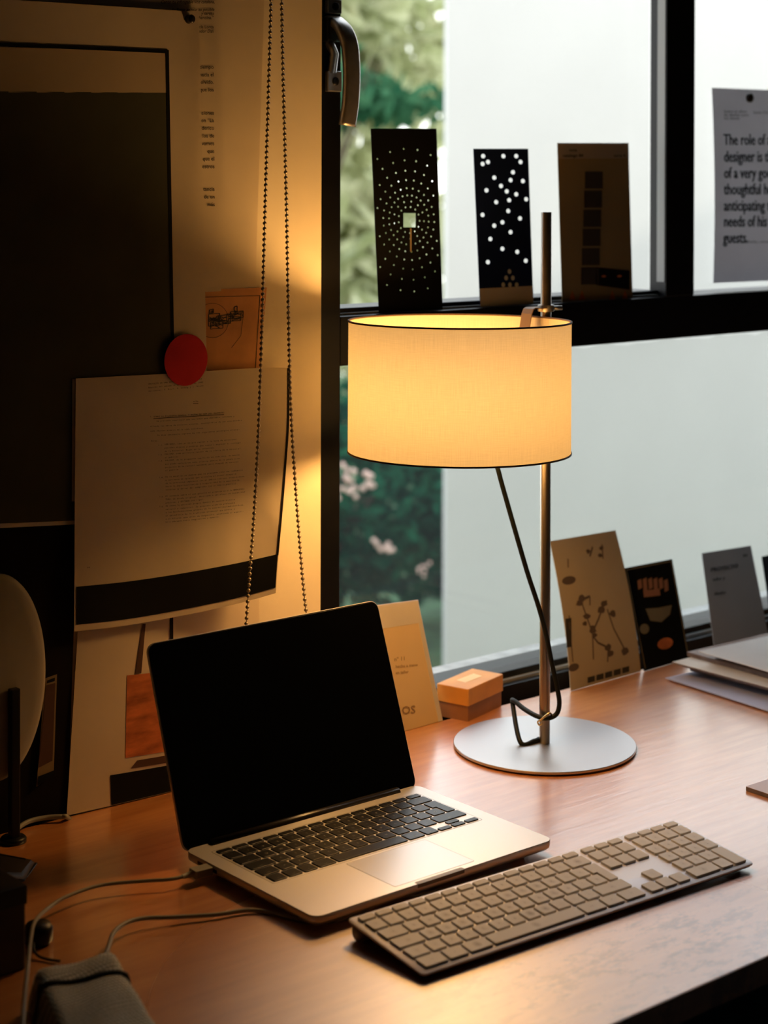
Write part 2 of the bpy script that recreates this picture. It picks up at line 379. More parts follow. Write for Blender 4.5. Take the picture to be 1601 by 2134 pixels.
def lathe(bm, prof, seg=48, c=(0, 0, 0)):
    rings = []
    for (r, z) in prof:
        rings.append([bm.verts.new((c[0] + r * math.cos(2 * PI * k / seg), c[1] + r * math.sin(2 * PI * k / seg), c[2] + z)) for k in range(seg)] if r > 1e-7 else [bm.verts.new((c[0], c[1], c[2] + z))])
    for a, b in zip(rings, rings[1:]):
        for k in range(seg):
            if len(a) > 1 and len(b) > 1: bm.faces.new((a[k], a[(k + 1) % seg], b[(k + 1) % seg], b[k]))
            elif len(a) == 1 and len(b) > 1: bm.faces.new((a[0], b[(k + 1) % seg], b[k]))
            elif len(b) == 1 and len(a) > 1: bm.faces.new((a[k], a[(k + 1) % seg], b[0]))
def catmull(pts, sub=10):
    pts = [Vector(p) for p in pts]; P = [pts[0] * 2 - pts[1]] + pts + [pts[-1] * 2 - pts[-2]]
    outp = []
    for i in range(1, len(P) - 2):
        p0, p1, p2, p3 = P[i - 1], P[i], P[i + 1], P[i + 2]
        for k in range(sub):
            t = k / sub
            outp.append(0.5 * ((2 * p1) + (p2 - p0) * t + (2 * p0 - 5 * p1 + 4 * p2 - p3) * t * t + (3 * p1 - p0 - 3 * p2 + p3) * t ** 3))
    outp.append(pts[-1]); return outp
def tube(bm, path, rad, seg=10, flat=None):
    path = [Vector(p) for p in path]; rings = []; prev = None
    for i, p in enumerate(path):
        t = (path[min(i + 1, len(path) - 1)] - path[max(i - 1, 0)]).normalized()
        if prev is None:
            n = t.orthogonal().normalized()
        else:
            n = (prev - t * prev.dot(t)).normalized()
        prev = n; b = t.cross(n)
        r = rad(i / (len(path) - 1)) if callable(rad) else rad
        rings.append([bm.verts.new(p + (n * math.cos(2 * PI * k / seg) + b * math.sin(2 * PI * k / seg)) * r) for k in range(seg)])
    for a, b in zip(rings, rings[1:]):
        for k in range(seg): bm.faces.new((a[k], a[(k + 1) % seg], b[(k + 1) % seg], b[k]))
    bm.faces.new(rings[0]); bm.faces.new(list(reversed(rings[-1])))
def cable(name, pts, rad, mat, parent=None, sub=10):
    bm = bmesh.new(); tube(bm, catmull(pts, sub), rad); bmesh.ops.recalc_face_normals(bm, faces=bm.faces[:])
    return link(name, bm, mat, parent, True)

def autosmooth(o, ang=35):
    me = o.data
    for p_ in me.polygons: p_.use_smooth = True
    bm = bmesh.new(); bm.from_mesh(me)
    for e in bm.edges:
        if len(e.link_faces) == 2 and e.calc_face_angle(0) > R(ang): e.smooth = False
    bm.to_mesh(me); bm.free(); return o

# a sheet: surface S(u,v) (u to the right, v downwards); everything printed on it follows S
class Sheet:
    def __init__(s, S, name, mat, label, cat, group=None, thick=0.0004, nu=1, nv=1):
        s.S = S; e = 1e-3
        s.loc = S(0.5, 1.0)
        s.root = empty(name, s.loc) if label else None
        if label: tag(s.root, label, cat, group)
        s.body = s.grid_solid('sheet' if 'card' not in name else 'card', 0, 0, 1, 1, nu, nv, -thick, 0, mat)
    def N(s, u, v):
        e = 2e-3; u = min(max(u, 0), 1); v = min(max(v, 0), 1)
        a = s.S(min(u + e, 1), v) - s.S(max(u - e, 0), v); b = s.S(u, min(v + e, 1)) - s.S(u, max(v - e, 0))
        n = b.cross(a).normalized()
        if n.dot(EYE - s.S(u, v)) < 0 and abs(n.y) > 0.3: n = n * -1 if n.y > 0 else n
        return n
    def P(s, u, v, lift=0.0):
        return s.S(u, v) + s.N(u, v) * lift - s.loc
    def grid_solid(s, name, u0, v0, u1, v1, nu, nv, l0, l1, mat):
        bm = bmesh.new(); T = []; B = []
        for j in range(nv + 1):
            rt = []; rb = []
            for i in range(nu + 1):
                u = u0 + (u1 - u0) * i / nu; v = v0 + (v1 - v0) * j / nv
                rt.append(bm.verts.new(s.P(u, v, l1))); rb.append(bm.verts.new(s.P(u, v, l0)))
            T.append(rt); B.append(rb)
        for j in range(nv):
            for i in range(nu):
                bm.faces.new((T[j][i], T[j + 1][i], T[j + 1][i + 1], T[j][i + 1]))
                bm.faces.new((B[j][i], B[j][i + 1], B[j + 1][i + 1], B[j + 1][i]))
        for i in range(nu):
            bm.faces.new((T[0][i], T[0][i + 1], B[0][i + 1], B[0][i])); bm.faces.new((T[nv][i], B[nv][i], B[nv][i + 1], T[nv][i + 1]))
        for j in range(nv):
            bm.faces.new((T[j][0], B[j][0], B[j + 1][0], T[j + 1][0])); bm.faces.new((T[j][nu], T[j + 1][nu], B[j + 1][nu], B[j][nu]))
        bmesh.ops.recalc_face_normals(bm, faces=bm.faces[:])
        o = link(name, bm, mat, s.root)
        return autosmooth(o, 50) if nu > 2 or nv > 2 else o
    def polys(s, name, polys, mat, lift=0.0004):
        """polys: list of outlines in (u,v); built as one printed mark"""
        bm = bmesh.new()
        for pl in polys:
            bm.faces.new([bm.verts.new(s.P(u, v, lift)) for (u, v) in pl])
        return link(name, bm, mat, s.root)
    def punched(s, holes, mat, thick):
        """rebuild the body of a flat card with real holes cut through it"""
        bpy.data.objects.remove(s.body)
        cu = bpy.data.curves.new('t', 'CURVE'); cu.dimensions = '2D'; cu.fill_mode = 'BOTH'
        for pl in [[(0, 0), (1, 0), (1, 1), (0, 1)]] + holes:
            sp_ = cu.splines.new('POLY'); sp_.points.add(len(pl) - 1); sp_.use_cyclic_u = True
            for q_, (u, v) in zip(sp_.points, pl): q_.co = (u, v * 3, 0, 1)
        ob = bpy.data.objects.new('t', cu); me = bpy.data.meshes.new_from_object(ob); bpy.data.objects.remove(ob)
        bm = bmesh.new(); uv = [(v.co.x, v.co.y / 3) for v in me.vertices]
        A = [bm.verts.new(s.P(u, v, 0)) for u, v in uv]; B = [bm.verts.new(s.P(u, v, -thick)) for u, v in uv]; cnt = {}
        for p_ in me.polygons:
            ix = list(p_.vertices)
            bm.faces.new([A[i] for i in ix]); bm.faces.new([B[i] for i in reversed(ix)])
            for a_, b_ in zip(ix, ix[1:] + ix[:1]): cnt.setdefault(frozenset((a_, b_)), []).append((a_, b_))
        for k_, l_ in cnt.items():
            if len(l_) == 1: a_, b_ = l_[0]; bm.faces.new((A[a_], B[a_], B[b_], A[b_]))
        bpy.data.meshes.remove(me); bmesh.ops.recalc_face_normals(bm, faces=bm.faces[:])
        s.body = link('card', bm, mat, s.root)
    def rect(s, name, u0, v0, u1, v1, mat, nu=1, nv=1, lift=0.0003):
        bm = bmesh.new(); g = [[bm.verts.new(s.P(u0 + (u1 - u0) * i / nu, v0 + (v1 - v0) * j / nv, lift)) for i in range(nu + 1)] for j in range(nv + 1)]
        for j in range(nv):
            for i in range(nu): bm.faces.new((g[j][i], g[j + 1][i], g[j + 1][i + 1], g[j][i + 1]))
        return link(name, bm, mat, s.root, nu > 2 or nv > 2)
    def glyphs(s, name, items, mat, lift=0.0005):
        """items: list of (verts2d, faces) already in (u,v)"""
        bm = bmesh.new()
        for vs, fs in items:
            V = [bm.verts.new(s.P(u, v, lift)) for (u, v) in vs]
            for f in fs:
                try: bm.faces.new([V[i] for i in f])
                except ValueError: pass
        return link(name, bm, mat, s.root)

_txt = {}
def text_mesh(body, italic=False):
    """2-D outline mesh of some writing, size 1, baseline y=0"""
    key = (body, italic)
    if key in _txt: return _txt[key]
    cu = bpy.data.curves.new('t', 'FONT'); cu.body = body; cu.size = 1.0; cu.resolution_u = 2; cu.offset = 0.008; cu.fill_mode = 'FRONT' if hasattr(cu, 'fill_mode') else None
    if italic: cu.shear = 0.25
    ob = bpy.data.objects.new('t', cu); me = bpy.data.meshes.new_from_object(ob)
    vs = [(v.co.x, v.co.y) for v in me.vertices]; fs = [tuple(p.vertices) for p in me.polygons]
    bpy.data.objects.remove(ob); bpy.data.curves.remove(cu); bpy.data.meshes.remove(me)
    _txt[key] = (vs, fs); return _txt[key]
def text_item(body, fmap, italic=False, center=False, sx=1.0, bold=0):
    """writing mapped by fmap(x, y)->(u, v)"""
    vs, fs = text_mesh(body, italic)
    if not vs: return []
    w0 = max(v[0] for v in vs); off = -w0 / 2 if center else 0
    return [([fmap((x + off) * sx + d, y) for (x, y) in vs], fs) for d in ((0, 0.03, -0.03) if bold else (0,))]
def width(body):
    vs, _ = text_mesh(body); return max(v[0] for v in vs) if vs else 0
def write(s, entries, mat, lift=.0007, ax=1.0, ay=1.0, skew=0.0, bold=0):
    for (t_, x, y, z_) in entries:
        s.glyphs('printed_writing', text_item(t_, lambda X, Y: uvof(s.cs, x + X * z_ * ax, y - Y * z_ * ay - X * z_ * skew), bold=bold), mat, lift)
def disc(cu, cv, ru, rv, n=12):
    return [(cu + ru * math.cos(2 * PI * k / n), cv + rv * math.sin(2 * PI * k / n)) for k in range(n)]
def bil(a, b, c, d):
    """flat or slightly twisted quad: corners top-left, top-right, bottom-left, bottom-right"""
    a, b, c, d = map(Vector, (a, b, c, d))
    return lambda u, v: a * (1 - u) * (1 - v) + b * u * (1 - v) + c * (1 - u) * v + d * u * v
def stroke(pts, wu, wv=None):
    """thin quads along a polyline in (u,v)"""
    wv = wv or wu; res = []
    for (a, b) in zip(pts, pts[1:]):
        dx, dy = b[0] - a[0], b[1] - a[1]; l = math.hypot(dx, dy) or 1; nx, ny = -dy / l * wu / 2, dx / l * wv / 2
        res.append([(a[0] - nx, a[1] - ny), (b[0] - nx, b[1] - ny), (b[0] + nx, b[1] + ny), (a[0] + nx, a[1] + ny)])
    return res

# ================================================================== THE SETTING
WY = 1.740          # room face of the window wall
FY = 1.770          # room face of the window frame
GY = 1.802          # glass
WX0, WX1 = 1.3617, 3.60
struct(boxobj('floor', (-1.6, -1.6, -0.76), (4.4, 1.98, -0.72), M['floor']))
struct(boxobj('ceiling', (-1.6, -1.6, 1.75), (4.4, 1.98, 1.85), M['room']))
struct(boxobj('wall_left', (-1.7, -1.6, -0.72), (-1.6, 1.98, 1.75), M['room']))
struct(boxobj('wall_right', (4.3, -1.6, -0.72), (4.4, 1.98, 1.75), M['room']))
struct(boxobj('wall_back', (-1.6, -1.7, -0.72), (4.4, -1.6, 1.75), M['room']))
bm = bmesh.new()
def wb(x0, x1, z0, z1): box(bm, ((x0 + x1) / 2, (WY + 1.86) / 2, (z0 + z1) / 2), (x1 - x0, 1.86 - WY, z1 - z0))
wb(-1.6, WX0, -0.72, 1.75); wb(WX1, 4.3, -0.72, 1.75); wb(WX0, WX1, -0.72, -0.09); wb(WX0, WX1, 1.51, 1.75)
struct(link('wall_front', bm, M['plaster']))

# window frame: jambs, transom, bottom and top rails, stile between the two upper panes
win = struct(empty('window_1', (WX0, FY, -0.09)))
def wbar(name, x0, x1, y0, y1, z0, z1, mat=None, bev=0.0015):
    o = boxobj(name, (x0, y0, z0), (x1, y1, z1), mat or M['frame'], win, bevel=bev); return o
wbar('window_frame', WX0, WX0 + 0.0545, FY, 1.85, -0.09, 1.51)
wbar('window_frame', WX1 - 0.06, WX1, FY, 1.85, -0.09, 1.51)
wbar('transom_rail', WX0 + 0.0545, WX1 - 0.06, FY, 1.85, 0.466, 0.5285)
wbar('transom_bead', WX0 + 0.0545, 2.032, 1.786, 1.842, 0.5285, 0.5375)
wbar('bead_and_lit_strip', WX0 + 0.058, 2.028, 1.7815, 1.786, 0.5285, 0.5315, M['frame_grey'], 0.0004)
wbar('bottom_rail', WX0 + 0.0545, WX1 - 0.06, FY, 1.85, -0.09, 0.012)
wbar('bottom_bead', WX0 + 0.0545, WX1 - 0.06, 1.786, 1.842, 0.012, 0.0255)
wbar('bead_and_lit_strip', WX0 + 0.058, WX1 - 0.07, 1.7795, 1.7860, 0.0118, 0.0165, M['frame_grey'], 0.0004)
wbar('top_rail', WX0 + 0.0545, WX1 - 0.06, FY, 1.85, 1.45, 1.51)
xs0 = at_y(1390, 300, FY).x; xs1 = at_y(1448.5, 300, FY).x
wbar('sash_stile', xs0, xs1, FY, 1.803, 0.5285, 1.45)
wbar('window_frame', 2.090, 2.128, 1.803, 1.85, 0.5285, 1.45)
wbar('bead_and_lit_strip', xs0 - 0.0009, xs0, FY + 0.003, 1.788, 0.55, 1.45, M['frame_grey'], 0.0003)  # window light on the stile's side face, painted as a grey strip
for nm, z0, z1, x0, x1 in (('glass_pane', 0.530, 1.45, WX0 + 0.05, 2.04), ('glass_pane', 0.515, 1.45, xs1 - 0.02, WX1 - 0.055), ('glass_pane', 0.02, 0.468, WX0 + 0.05, WX1 - 0.055)):
    wbar(nm, x0, x1, GY + 0.008, GY + 0.012, z0, z1, M['glass'], 0)
# film on the lower pane, its upper edge torn unevenly
bm = bmesh.new(); top = []; bot = []
n = 90
for i in range(n + 1):
    x = WX0 + 0.055 + (WX1 - 0.12 - WX0 - 0.055) * i / n
    z = 0.459 + 0.0035 * math.sin(i * 1.7) * math.sin(i * .61) + random.uniform(-.0016, .0016)
    if x < 1.47: z = 0.4665 - 0.02 * max(0, 1.47 - x) / .05
    top.append(bm.verts.new((x, GY + 0.0065, z))); bot.append(bm.verts.new((x, GY + 0.0065, 0.026)))
for i in range(n): bm.faces.new((bot[i], bot[i + 1], top[i + 1], top[i]))
film = link('window_film', bm, M['film']); film.data.transform(Matrix.Translation(-win.location)); film.parent = win

bm = bmesh.new(); pr = [(2.1, 1.80), (4.4, 1.80), (4.4, -1.25), (7.0, -1.25), (7.0, 3.13), (2.1, 1.855)]  # added slab out of view; its sloped top shapes the sun shadow on wall_outside
a = [bm.verts.new((x, 1.90, z)) for x, z in pr]; b = [bm.verts.new((x, 1.98, z)) for x, z in pr]
for i in range(6): bm.faces.new((a[i], a[(i + 1) % 6], b[(i + 1) % 6], b[i]))
bm.faces.new(a); bm.faces.new(b[::-1]); bmesh.ops.recalc_face_normals(bm, faces=bm.faces[:]); struct(link('sun_blocker', bm, M['white_wall']))

# window handle on the left jamb
hd = empty('espagnolette_handle', (1.385, FY, 0.90)); HL = hd.location.copy()
tag(hd, 'dark metal window handle with curved lever on the black frame', 'window handle')
def hbox(name, x0, x1, y0, y1, z0, z1, mat, bev=.0012): 
    o = boxobj(name, (x0, y0, z0), (x1, y1, z1), mat, hd, bevel=bev); return o
def bracket(pya, pyb):
    a = at_y(676, pya, FY); b = at_y(706, pyb, FY)
    o = hbox('mounting_bracket', a.x, b.x - .001, FY - 0.008, FY - 0.0005, b.z, a.z, M['handle'])
    bmq = bmesh.new(); c = Vector(((a.x + b.x) / 2, FY - 0.009, (a.z + b.z) / 2))
    lathe(bmq, [(0, 0.0012), (0.0042, 0.0010), (0.0052, 0), (0.0052, -0.001)], 20); bmesh.ops.rotate(bmq, matrix=Matrix.Rotation(PI / 2, 3, 'X'), verts=bmq.verts)
    q = link('screw', bmq, M['black'], hd, True); q.location = c - HL
bracket(-2, 30); bracket(148, 192)
# lever: flat bar swept from the pivot to the free lower end
pth = catmull([at_y(694, 42, FY - .004), at_y(703, 47, FY - .018), at_y(717, 62, FY - .032), at_y(729, 95, FY - .040), at_y(733, 150, FY - .043), at_y(731, 210, FY - .043), at_y(724, 262, FY - .041)], 8)
bm = bmesh.new(); rings = []
for i, p_ in enumerate(pth):
    t = i / (len(pth) - 1)
    tn = (pth[min(i + 1, len(pth) - 1)] - pth[max(i - 1, 0)]).normalized()
    sx = 0.0120 - 0.0010 * t; sy = 0.0055
    side = Vector((1, 0, 0)); side = (side - tn * side.dot(tn)).normalized(); up = tn.cross(side)
    sh = [(-1, -.6), (-.7, -1), (.7, -1), (1, -.6), (1, .6), (.7, 1), (-.7, 1), (-1, .6)]
    rings.append([bm.verts.new(p_ + side * (a * sx) + up * (b * sy)) for a, b in sh])
for a, b in zip(rings, rings[1:]):
    for k in range(8): bm.faces.new((a[k], a[(k + 1) % 8], b[(k + 1) % 8], b[k]))
bm.faces.new(rings[0]); bm.faces.new(rings[-1]); bmesh.ops.recalc_face_normals(bm, faces=bm.faces[:])
lv = link('lever', bm, M['handle'], None, True); world_child(lv, hd, HL)
bm = bmesh.new(); tube(bm, [at_y(687, 92, FY - .001), at_y(692, 100, FY - .010), at_y(697, 112, FY - .014), at_y(692, 150, FY - .006)], 0.0055, 10)
lv = link('latch_arm', bm, M['handle'], None, True); world_child(lv, hd, HL)
bm = bmesh.new(); box(bm, (0, 0, 0), (.024, .020, .030), bevel=.003)
q = link('pivot_housing', bm, M['black'], hd); q.location = at_y(690, 62, FY - .010) - HL

# ------------------------------------------------------------------ outdoors
struct(boxobj('outdoor_ground', (-4, 1.98, -1.35), (16, 14, -1.25), M['grass']))
struct(boxobj('trim_1', (WX0 - .1, 1.86, -0.05), (WX1 + .1, 1.935, 0.0), M['concrete'])) 
bm = bmesh.new()
e1 = at_y(932, 400, 4.5).x
vs = [(e1, 4.5), (11.0, 4.5), (11.0, 4.75), (e1 + .21, 4.75)]
a = [bm.verts.new((x, y, -1.25)) for x, y in vs]; b = [bm.verts.new((x, y, 2.0)) for x, y in vs]
for i in range(4): bm.faces.new((a[i], a[(i + 1) % 4], b[(i + 1) % 4], b[i]))
bm.faces.new(b); bm.faces.new(a[::-1]); bmesh.ops.recalc_face_normals(bm, faces=bm.faces[:])
struct(link('wall_outside', bm, M['white_wall']))

def foliage(name, c, rad, n, size, mat, label, cat, trunk=None, extra=None, group=None, seed=1):
    rnd = random.Random(seed); root = empty(name, (c[0], c[1], -1.25)); tag(root, label, cat, group)
    bm = bmesh.new()
    blobs = [(Vector((rnd.uniform(-.7, .7) * rad[0], rnd.uniform(-.7, .7) * rad[1], rnd.uniform(-.8, .8) * rad[2])), rnd.uniform(.25, .5)) for _ in range(26)]
    for _ in range(n):
        b0, br = rnd.choice(blobs)
        d = Vector((rnd.gauss(0, 1), rnd.gauss(0, 1), rnd.gauss(0, 1))).normalized() * br * (rnd.random() ** .4)
        p = b0 + Vector((d.x * rad[0], d.y * rad[1], d.z * rad[2])) + Vector((0, 0, c[2] + 1.25))
        s_ = size * rnd.uniform(.6, 1.3); q = Vector((rnd.gauss(0, 1), rnd.gauss(0, 1), rnd.gauss(0, 1))).normalized(); t_ = q.orthogonal().normalized(); t_ = Matrix.Rotation(rnd.uniform(0, 6.28), 3, q) @ t_; w_ = q.cross(t_)
        pts = [p - t_ * s_, p - t_ * .3 * s_ + w_ * .38 * s_, p + t_ * .4 * s_ + w_ * .3 * s_, p + t_ * s_, p + t_ * .4 * s_ - w_ * .3 * s_, p - t_ * .3 * s_ - w_ * .38 * s_]
        V = [bm.verts.new(x_ + q * (.12 * s_ if k in (0, 3) else 0)) for k, x_ in enumerate(pts)]
        bm.faces.new((V[0], V[1], V[2], V[3])); bm.faces.new((V[0], V[3], V[4], V[5]))
    o = link('foliage', bm, mat, root); o['kind'] = 'stuff'
    bm = bmesh.new()
    for k in range(5):
        a_ = rnd.uniform(0, 6.28); tube(bm, catmull([(0.02 * k, 0, 0), (.1 * rad[0] * math.cos(a_), .1 * rad[1] * math.sin(a_), (c[2] + 1.25) * .5), (.5 * rad[0] * math.cos(a_), .5 * rad[1] * math.sin(a_), c[2] + 1.25 + .4 * rad[2])], 5), lambda t: (.05 - .04 * t) * max(rad[2], .6), 7)
    link('trunk', bm, M['bark'], root, True)
    if extra:
        bm = bmesh.new()
        for (px, py, r_) in extra:
            pc = at_y(px, py, c[1] - rad[1] * .9) - Vector((c[0], c[1], -1.25))
            for _ in range(9):
                m_ = Matrix.Translation(pc + Vector((rnd.gauss(0, 1), rnd.gauss(0, .5), rnd.gauss(0, 1))) * r_) @ Matrix.Rotation(rnd.uniform(0, 6), 4, Vector((rnd.random(), 1, rnd.random())))
                bmesh.ops.create_icosphere(bm, subdivisions=1, radius=r_ * .38, matrix=m_)
        f = link('pink_spots', bm, M['pink_spots'], root); f['kind'] = 'stuff'  # clusters of small pale pink balls for the pinkish spots in the foliage
    return root
foliage('tree', (6.6, 11.0, 1.4), (3.4, 1.5, 2.2), 14000, 0.16, M['leaf_pale'], 'pale sunlit tree in the distance behind the white outdoor wall', 'tree', seed=3)
foliage('tree', (5.6, 7.6, 1.24), (1.5, 0.5, 0.26), 2000, 0.07, M['leaf_mid'], 'green tree whose dark bough crosses the upper pane beside the window handle', 'tree', seed=8)
foliage('shrub', (4.3, 5.7, -0.62), (1.5, 0.55, 0.50), 11000, 0.05, M['leaf_teal'], 'deep green shrub filling the lower pane left of the lamp pole', 'shrub', extra=[(700, 1000, .03), (722, 1020, .03), (770, 1005, .035), (800, 1140, .03), (880, 1190, .02)], seed=11)

# ------------------------------------------------------------------ desk
desk = empty('desk', (1.7, 1.38, -0.72)); tag(desk, 'long varnished cherry wood desk carrying the lamp and laptop', 'desk')
def dbox(name, lo, hi, mat, bev=0.0):
    return boxobj(name, lo, hi, mat, desk, bevel=bev)
o = dbox('desktop', (0.25, 1.021, -0.026), (3.35, 1.738, 0.0), M['wood'], .0018)
for p_ in o.data.polygons: p_.use_smooth = False
for lx, ly in ((0.32, 1.09), (0.32, 1.67), (3.27, 1.09), (3.27, 1.67)):
    dbox('leg', (lx - .025, ly - .025, -0.72), (lx + .025, ly + .025, -0.026), M['black'], .002)
dbox('apron', (0.34, 1.655, -0.10), (3.26, 1.685, -0.026), M['black'], .002)

# ------------------------------------------------------------------ table lamp
PX, PY = 1.5862, 1.5767
lamp = empty('table_lamp', (PX, PY, 0)); tag(lamp, 'lit table lamp with cream linen drum shade on a slim pole and round metal base', 'lamp')
def lobj(name, bm, mat, smooth=True):
    bmesh.ops.recalc_face_normals(bm, faces=bm.faces[:]); return link(name, bm, mat, lamp, smooth)
BR = 0.1126
bm = bmesh.new(); lathe(bm, [(0, 0.0015), (BR - .004, 0.0015), (BR - .0006, 0.0018), (BR, 0.0024), (BR, 0.0046), (BR - .0005, 0.0052), (0, 0.0052)], 128); M['base'] = pm('satin_metal_disc', (0.60, 0.58, 0.58), 0.38, 0.9, bump=0.03, bscale=200)
autosmooth(lobj('base', bm, M['base']))
bm = bmesh.new(); lathe(bm, [(0, 0), (BR - .006, 0), (BR - .006, 0.0015), (0, 0.0015)], 96); lobj('base_pad', bm, M['black'], False)
bm = bmesh.new(); lathe(bm, [(0, 0.005), (0.0066, 0.005), (0.0066, 0.660), (0.0060, 0.661), (0, 0.661)], 32); autosmooth(lobj('pole', bm, M['steel']))
SR, SZ0, SZ1 = 0.1318, 0.3795, 0.5335
SCX = -(SR + 0.0125)              # the shade hangs beside the pole
TILT = Matrix.Translation((SCX, 0, 0.456)) @ Matrix.Rotation(R(0.6), 4, 'Y') @ Matrix.Rotation(R(-0.5), 4, 'X') @ Matrix.Translation((-SCX, 0, -0.456))
def tilted(o): o.data.transform(TILT); return o
bm = bmesh.new(); uvl = bm.loops.layers.uv.new('UVMap'); seg = 160; nz = 10
rows = [[bm.verts.new((SCX + SR * math.cos(2 * PI * k / seg), SR * math.sin(2 * PI * k / seg), SZ0 + (SZ1 - SZ0) * j / nz)) for k in range(seg)] for j in range(nz + 1)]
for j in range(nz):
    for k in range(seg):
        f = bm.faces.new((rows[j][k], rows[j][(k + 1) % seg], rows[j + 1][(k + 1) % seg], rows[j + 1][k]))
        for lp, (kk, jj) in zip(f.loops, ((k, j), (k + 1, j), (k + 1, j + 1), (k, j + 1))): lp[uvl].uv = (2 * PI * SR * kk / seg, (SZ1 - SZ0) * jj / nz)
tilted(link('shade', bm, M['shade'], lamp, True))
for nm, z in (('shade_rim', SZ1), ('shade_rim', SZ0)):
    bm = bmesh.new(); lathe(bm, [(SR - .0011, z - .0012), (SR + .0009, z - .0012), (SR + .0009, z + .0008), (SR - .0011, z + .0008), (SR - .0011, z - .0012)], 128, (SCX, 0, 0)); tilted(lobj(nm, bm, M['shade_trim']))
# bracket: collar on the pole, flat strap over the rim and down inside, arm to the bulb holder
bm = bmesh.new(); lathe(bm, [(.0067, .5385), (.0098, .5385), (.0102, .5395), (.0102, .5455), (.0098, .5465), (.0067, .5465)], 32); autosmooth(lobj('clamp_collar', bm, M['handle']))
bm = bmesh.new(); tube(bm, [(.009, -.004, .5425), (.019, -.009, .5425)], .0030, 12); lobj('thumb_screw', bm, M['handle'])
def strap(path, wd, th):
    bm = bmesh.new(); rg = []
    for i, p_ in enumerate(path):
        p_ = Vector(p_); t = (Vector(path[min(i + 1, len(path) - 1)]) - Vector(path[max(i - 1, 0)])).normalized(); s_ = Vector((0, 1, 0)); n_ = t.cross(s_)
        rg.append([bm.verts.new(p_ + s_ * a * wd / 2 + n_ * b * th / 2) for a, b in ((-1, -1), (1, -1), (1, 1), (-1, 1))])
    for a, b in zip(rg, rg[1:]):
        for k in range(4): bm.faces.new((a[k], a[(k + 1) % 4], b[(k + 1) % 4], b[k]))
    bm.faces.new(rg[0]); bm.faces.new(rg[-1]); return bm
lobj('bracket', strap([(-.006, 0, .5435), (-.026, 0, .5440), (-.030, 0, .5425), (-.033, 0, .537), (-.040, 0, .505), (-.048, 0, .490), (-.075, 0, .4885), (SCX - .002, 0, .4885)], .017, .0014), pm('bronzed_strap', (.20, .13, .08), .5, .6), False)
bm = bmesh.new(); lathe(bm, [(0, .505), (.012, .504), (.0165, .498), (.0165, .486), (.014, .478), (0, .478)], 32, (SCX - .012, 0, .010)); autosmooth(lobj('bulb_holder', bm, M['black']))
bm = bmesh.new(); lathe(bm, [(.011, .478), (.013, .472), (.026, .466), (.037, .453), (.041, .440), (.039, .424), (.030, .409), (.016, .400), (0, .397)], 32, (SCX - .012, 0, .010)); lobj('bulb', bm, M['bulb'])
def lp(x, y, dd=0.0):
    d0 = (Vector((PX, PY, .3)) - EYE).dot(FWD); return at_d(x, y, d0 + dd) - Vector((PX, PY, 0))
cpts = [(SCX, 0, .500), (SCX + .03, -.004, .485), (SCX + .05, -.02, .43), lp(1030, 935, -.05), lp(1040, 985, -.045), lp(1058, 1050, -.035), lp(1078, 1120, -.03), lp(1100, 1195, -.022), lp(1122, 1262, -.016), lp(1138, 1320, -.013), lp(1150, 1380, -.012), lp(1161, 1430, -.012), lp(1166, 1465, -.012), lp(1160, 1488, -.013), lp(1140, 1497, -.014), lp(1118, 1492, -.008), lp(1092, 1477, .012), lp(1072, 1461, .03), lp(1069, 1468, .035), (-.030, .012, .0085), (-.012, .006, .0078), (-.001, .008, .0078)]
bm = bmesh.new(); tube(bm, catmull(cpts, 10), .0030, 12); lobj('power_cord', bm, M['cord'])
bm = bmesh.new(); tube(bm, catmull([lp(1128, 1500, -.016), lp(1136, 1493, -.018), lp(1146, 1486, -.017), lp(1150, 1490, -.010)], 6), .0013, 8); tube(bm, catmull([lp(1128, 1500, -.016), lp(1121, 1504, -.014), lp(1124, 1511, -.013), lp(1131, 1507, -.015)], 6), .0010, 8); lobj('cord_tie', bm, pm('brass_wire', (.75, .55, .25), .3, 1.0))

# ------------------------------------------------------------------ keyboards: shared layouts
KEYCACHE = {}
def key_mesh(wu, dv, h, r, mat, name, bev=.0006, pts=None):
    k = (round(wu, 5), round(dv, 5), mat.name, name)
    if pts is None and k in KEYCACHE: return KEYCACHE[k]
    bm = bmesh.new(); prism(bm, pts or rrect(wu, dv, r, 3), 0, h, bev)
    bmesh.ops.recalc_face_normals(bm, faces=bm.faces[:])
    me = bpy.data.meshes.new(name); bm.to_mesh(me); bm.free(); me.materials.append(mat)
    KEYCACHE[k] = me; return me
ROWS = [
    (1, [(1, 'º'), (1, '1'), (1, '2'), (1, '3'), (1, '4'), (1, '5'), (1, '6'), (1, '7'), (1, '8'), (1, '9'), (1, '0'), (1, "'"), (1, '¡'), (1.5, 'delete')]),
    (2, [(1.5, 'tab'), (1, 'Q'), (1, 'W'), (1, 'E'), (1, 'R'), (1, 'T'), (1, 'Y'), (1, 'U'), (1, 'I'), (1, 'O'), (1, 'P'), (1, '`'), (1, '+')]),
    (3, [(1.75, 'caps'), (1, 'A'), (1, 'S'), (1, 'D'), (1, 'F'), (1, 'G'), (1, 'H'), (1, 'J'), (1, 'K'), (1, 'L'), (1, 'Ñ'), (1, '´'), (1, 'Ç')]),
    (4, [(1.25, 'shift'), (1, '<'), (1, 'Z'), (1, 'X'), (1, 'C'), (1, 'V'), (1, 'B'), (1, 'N'), (1, 'M'), (1, ','), (1, '.'), (1, '-'), (2.25, 'shift')]),
]
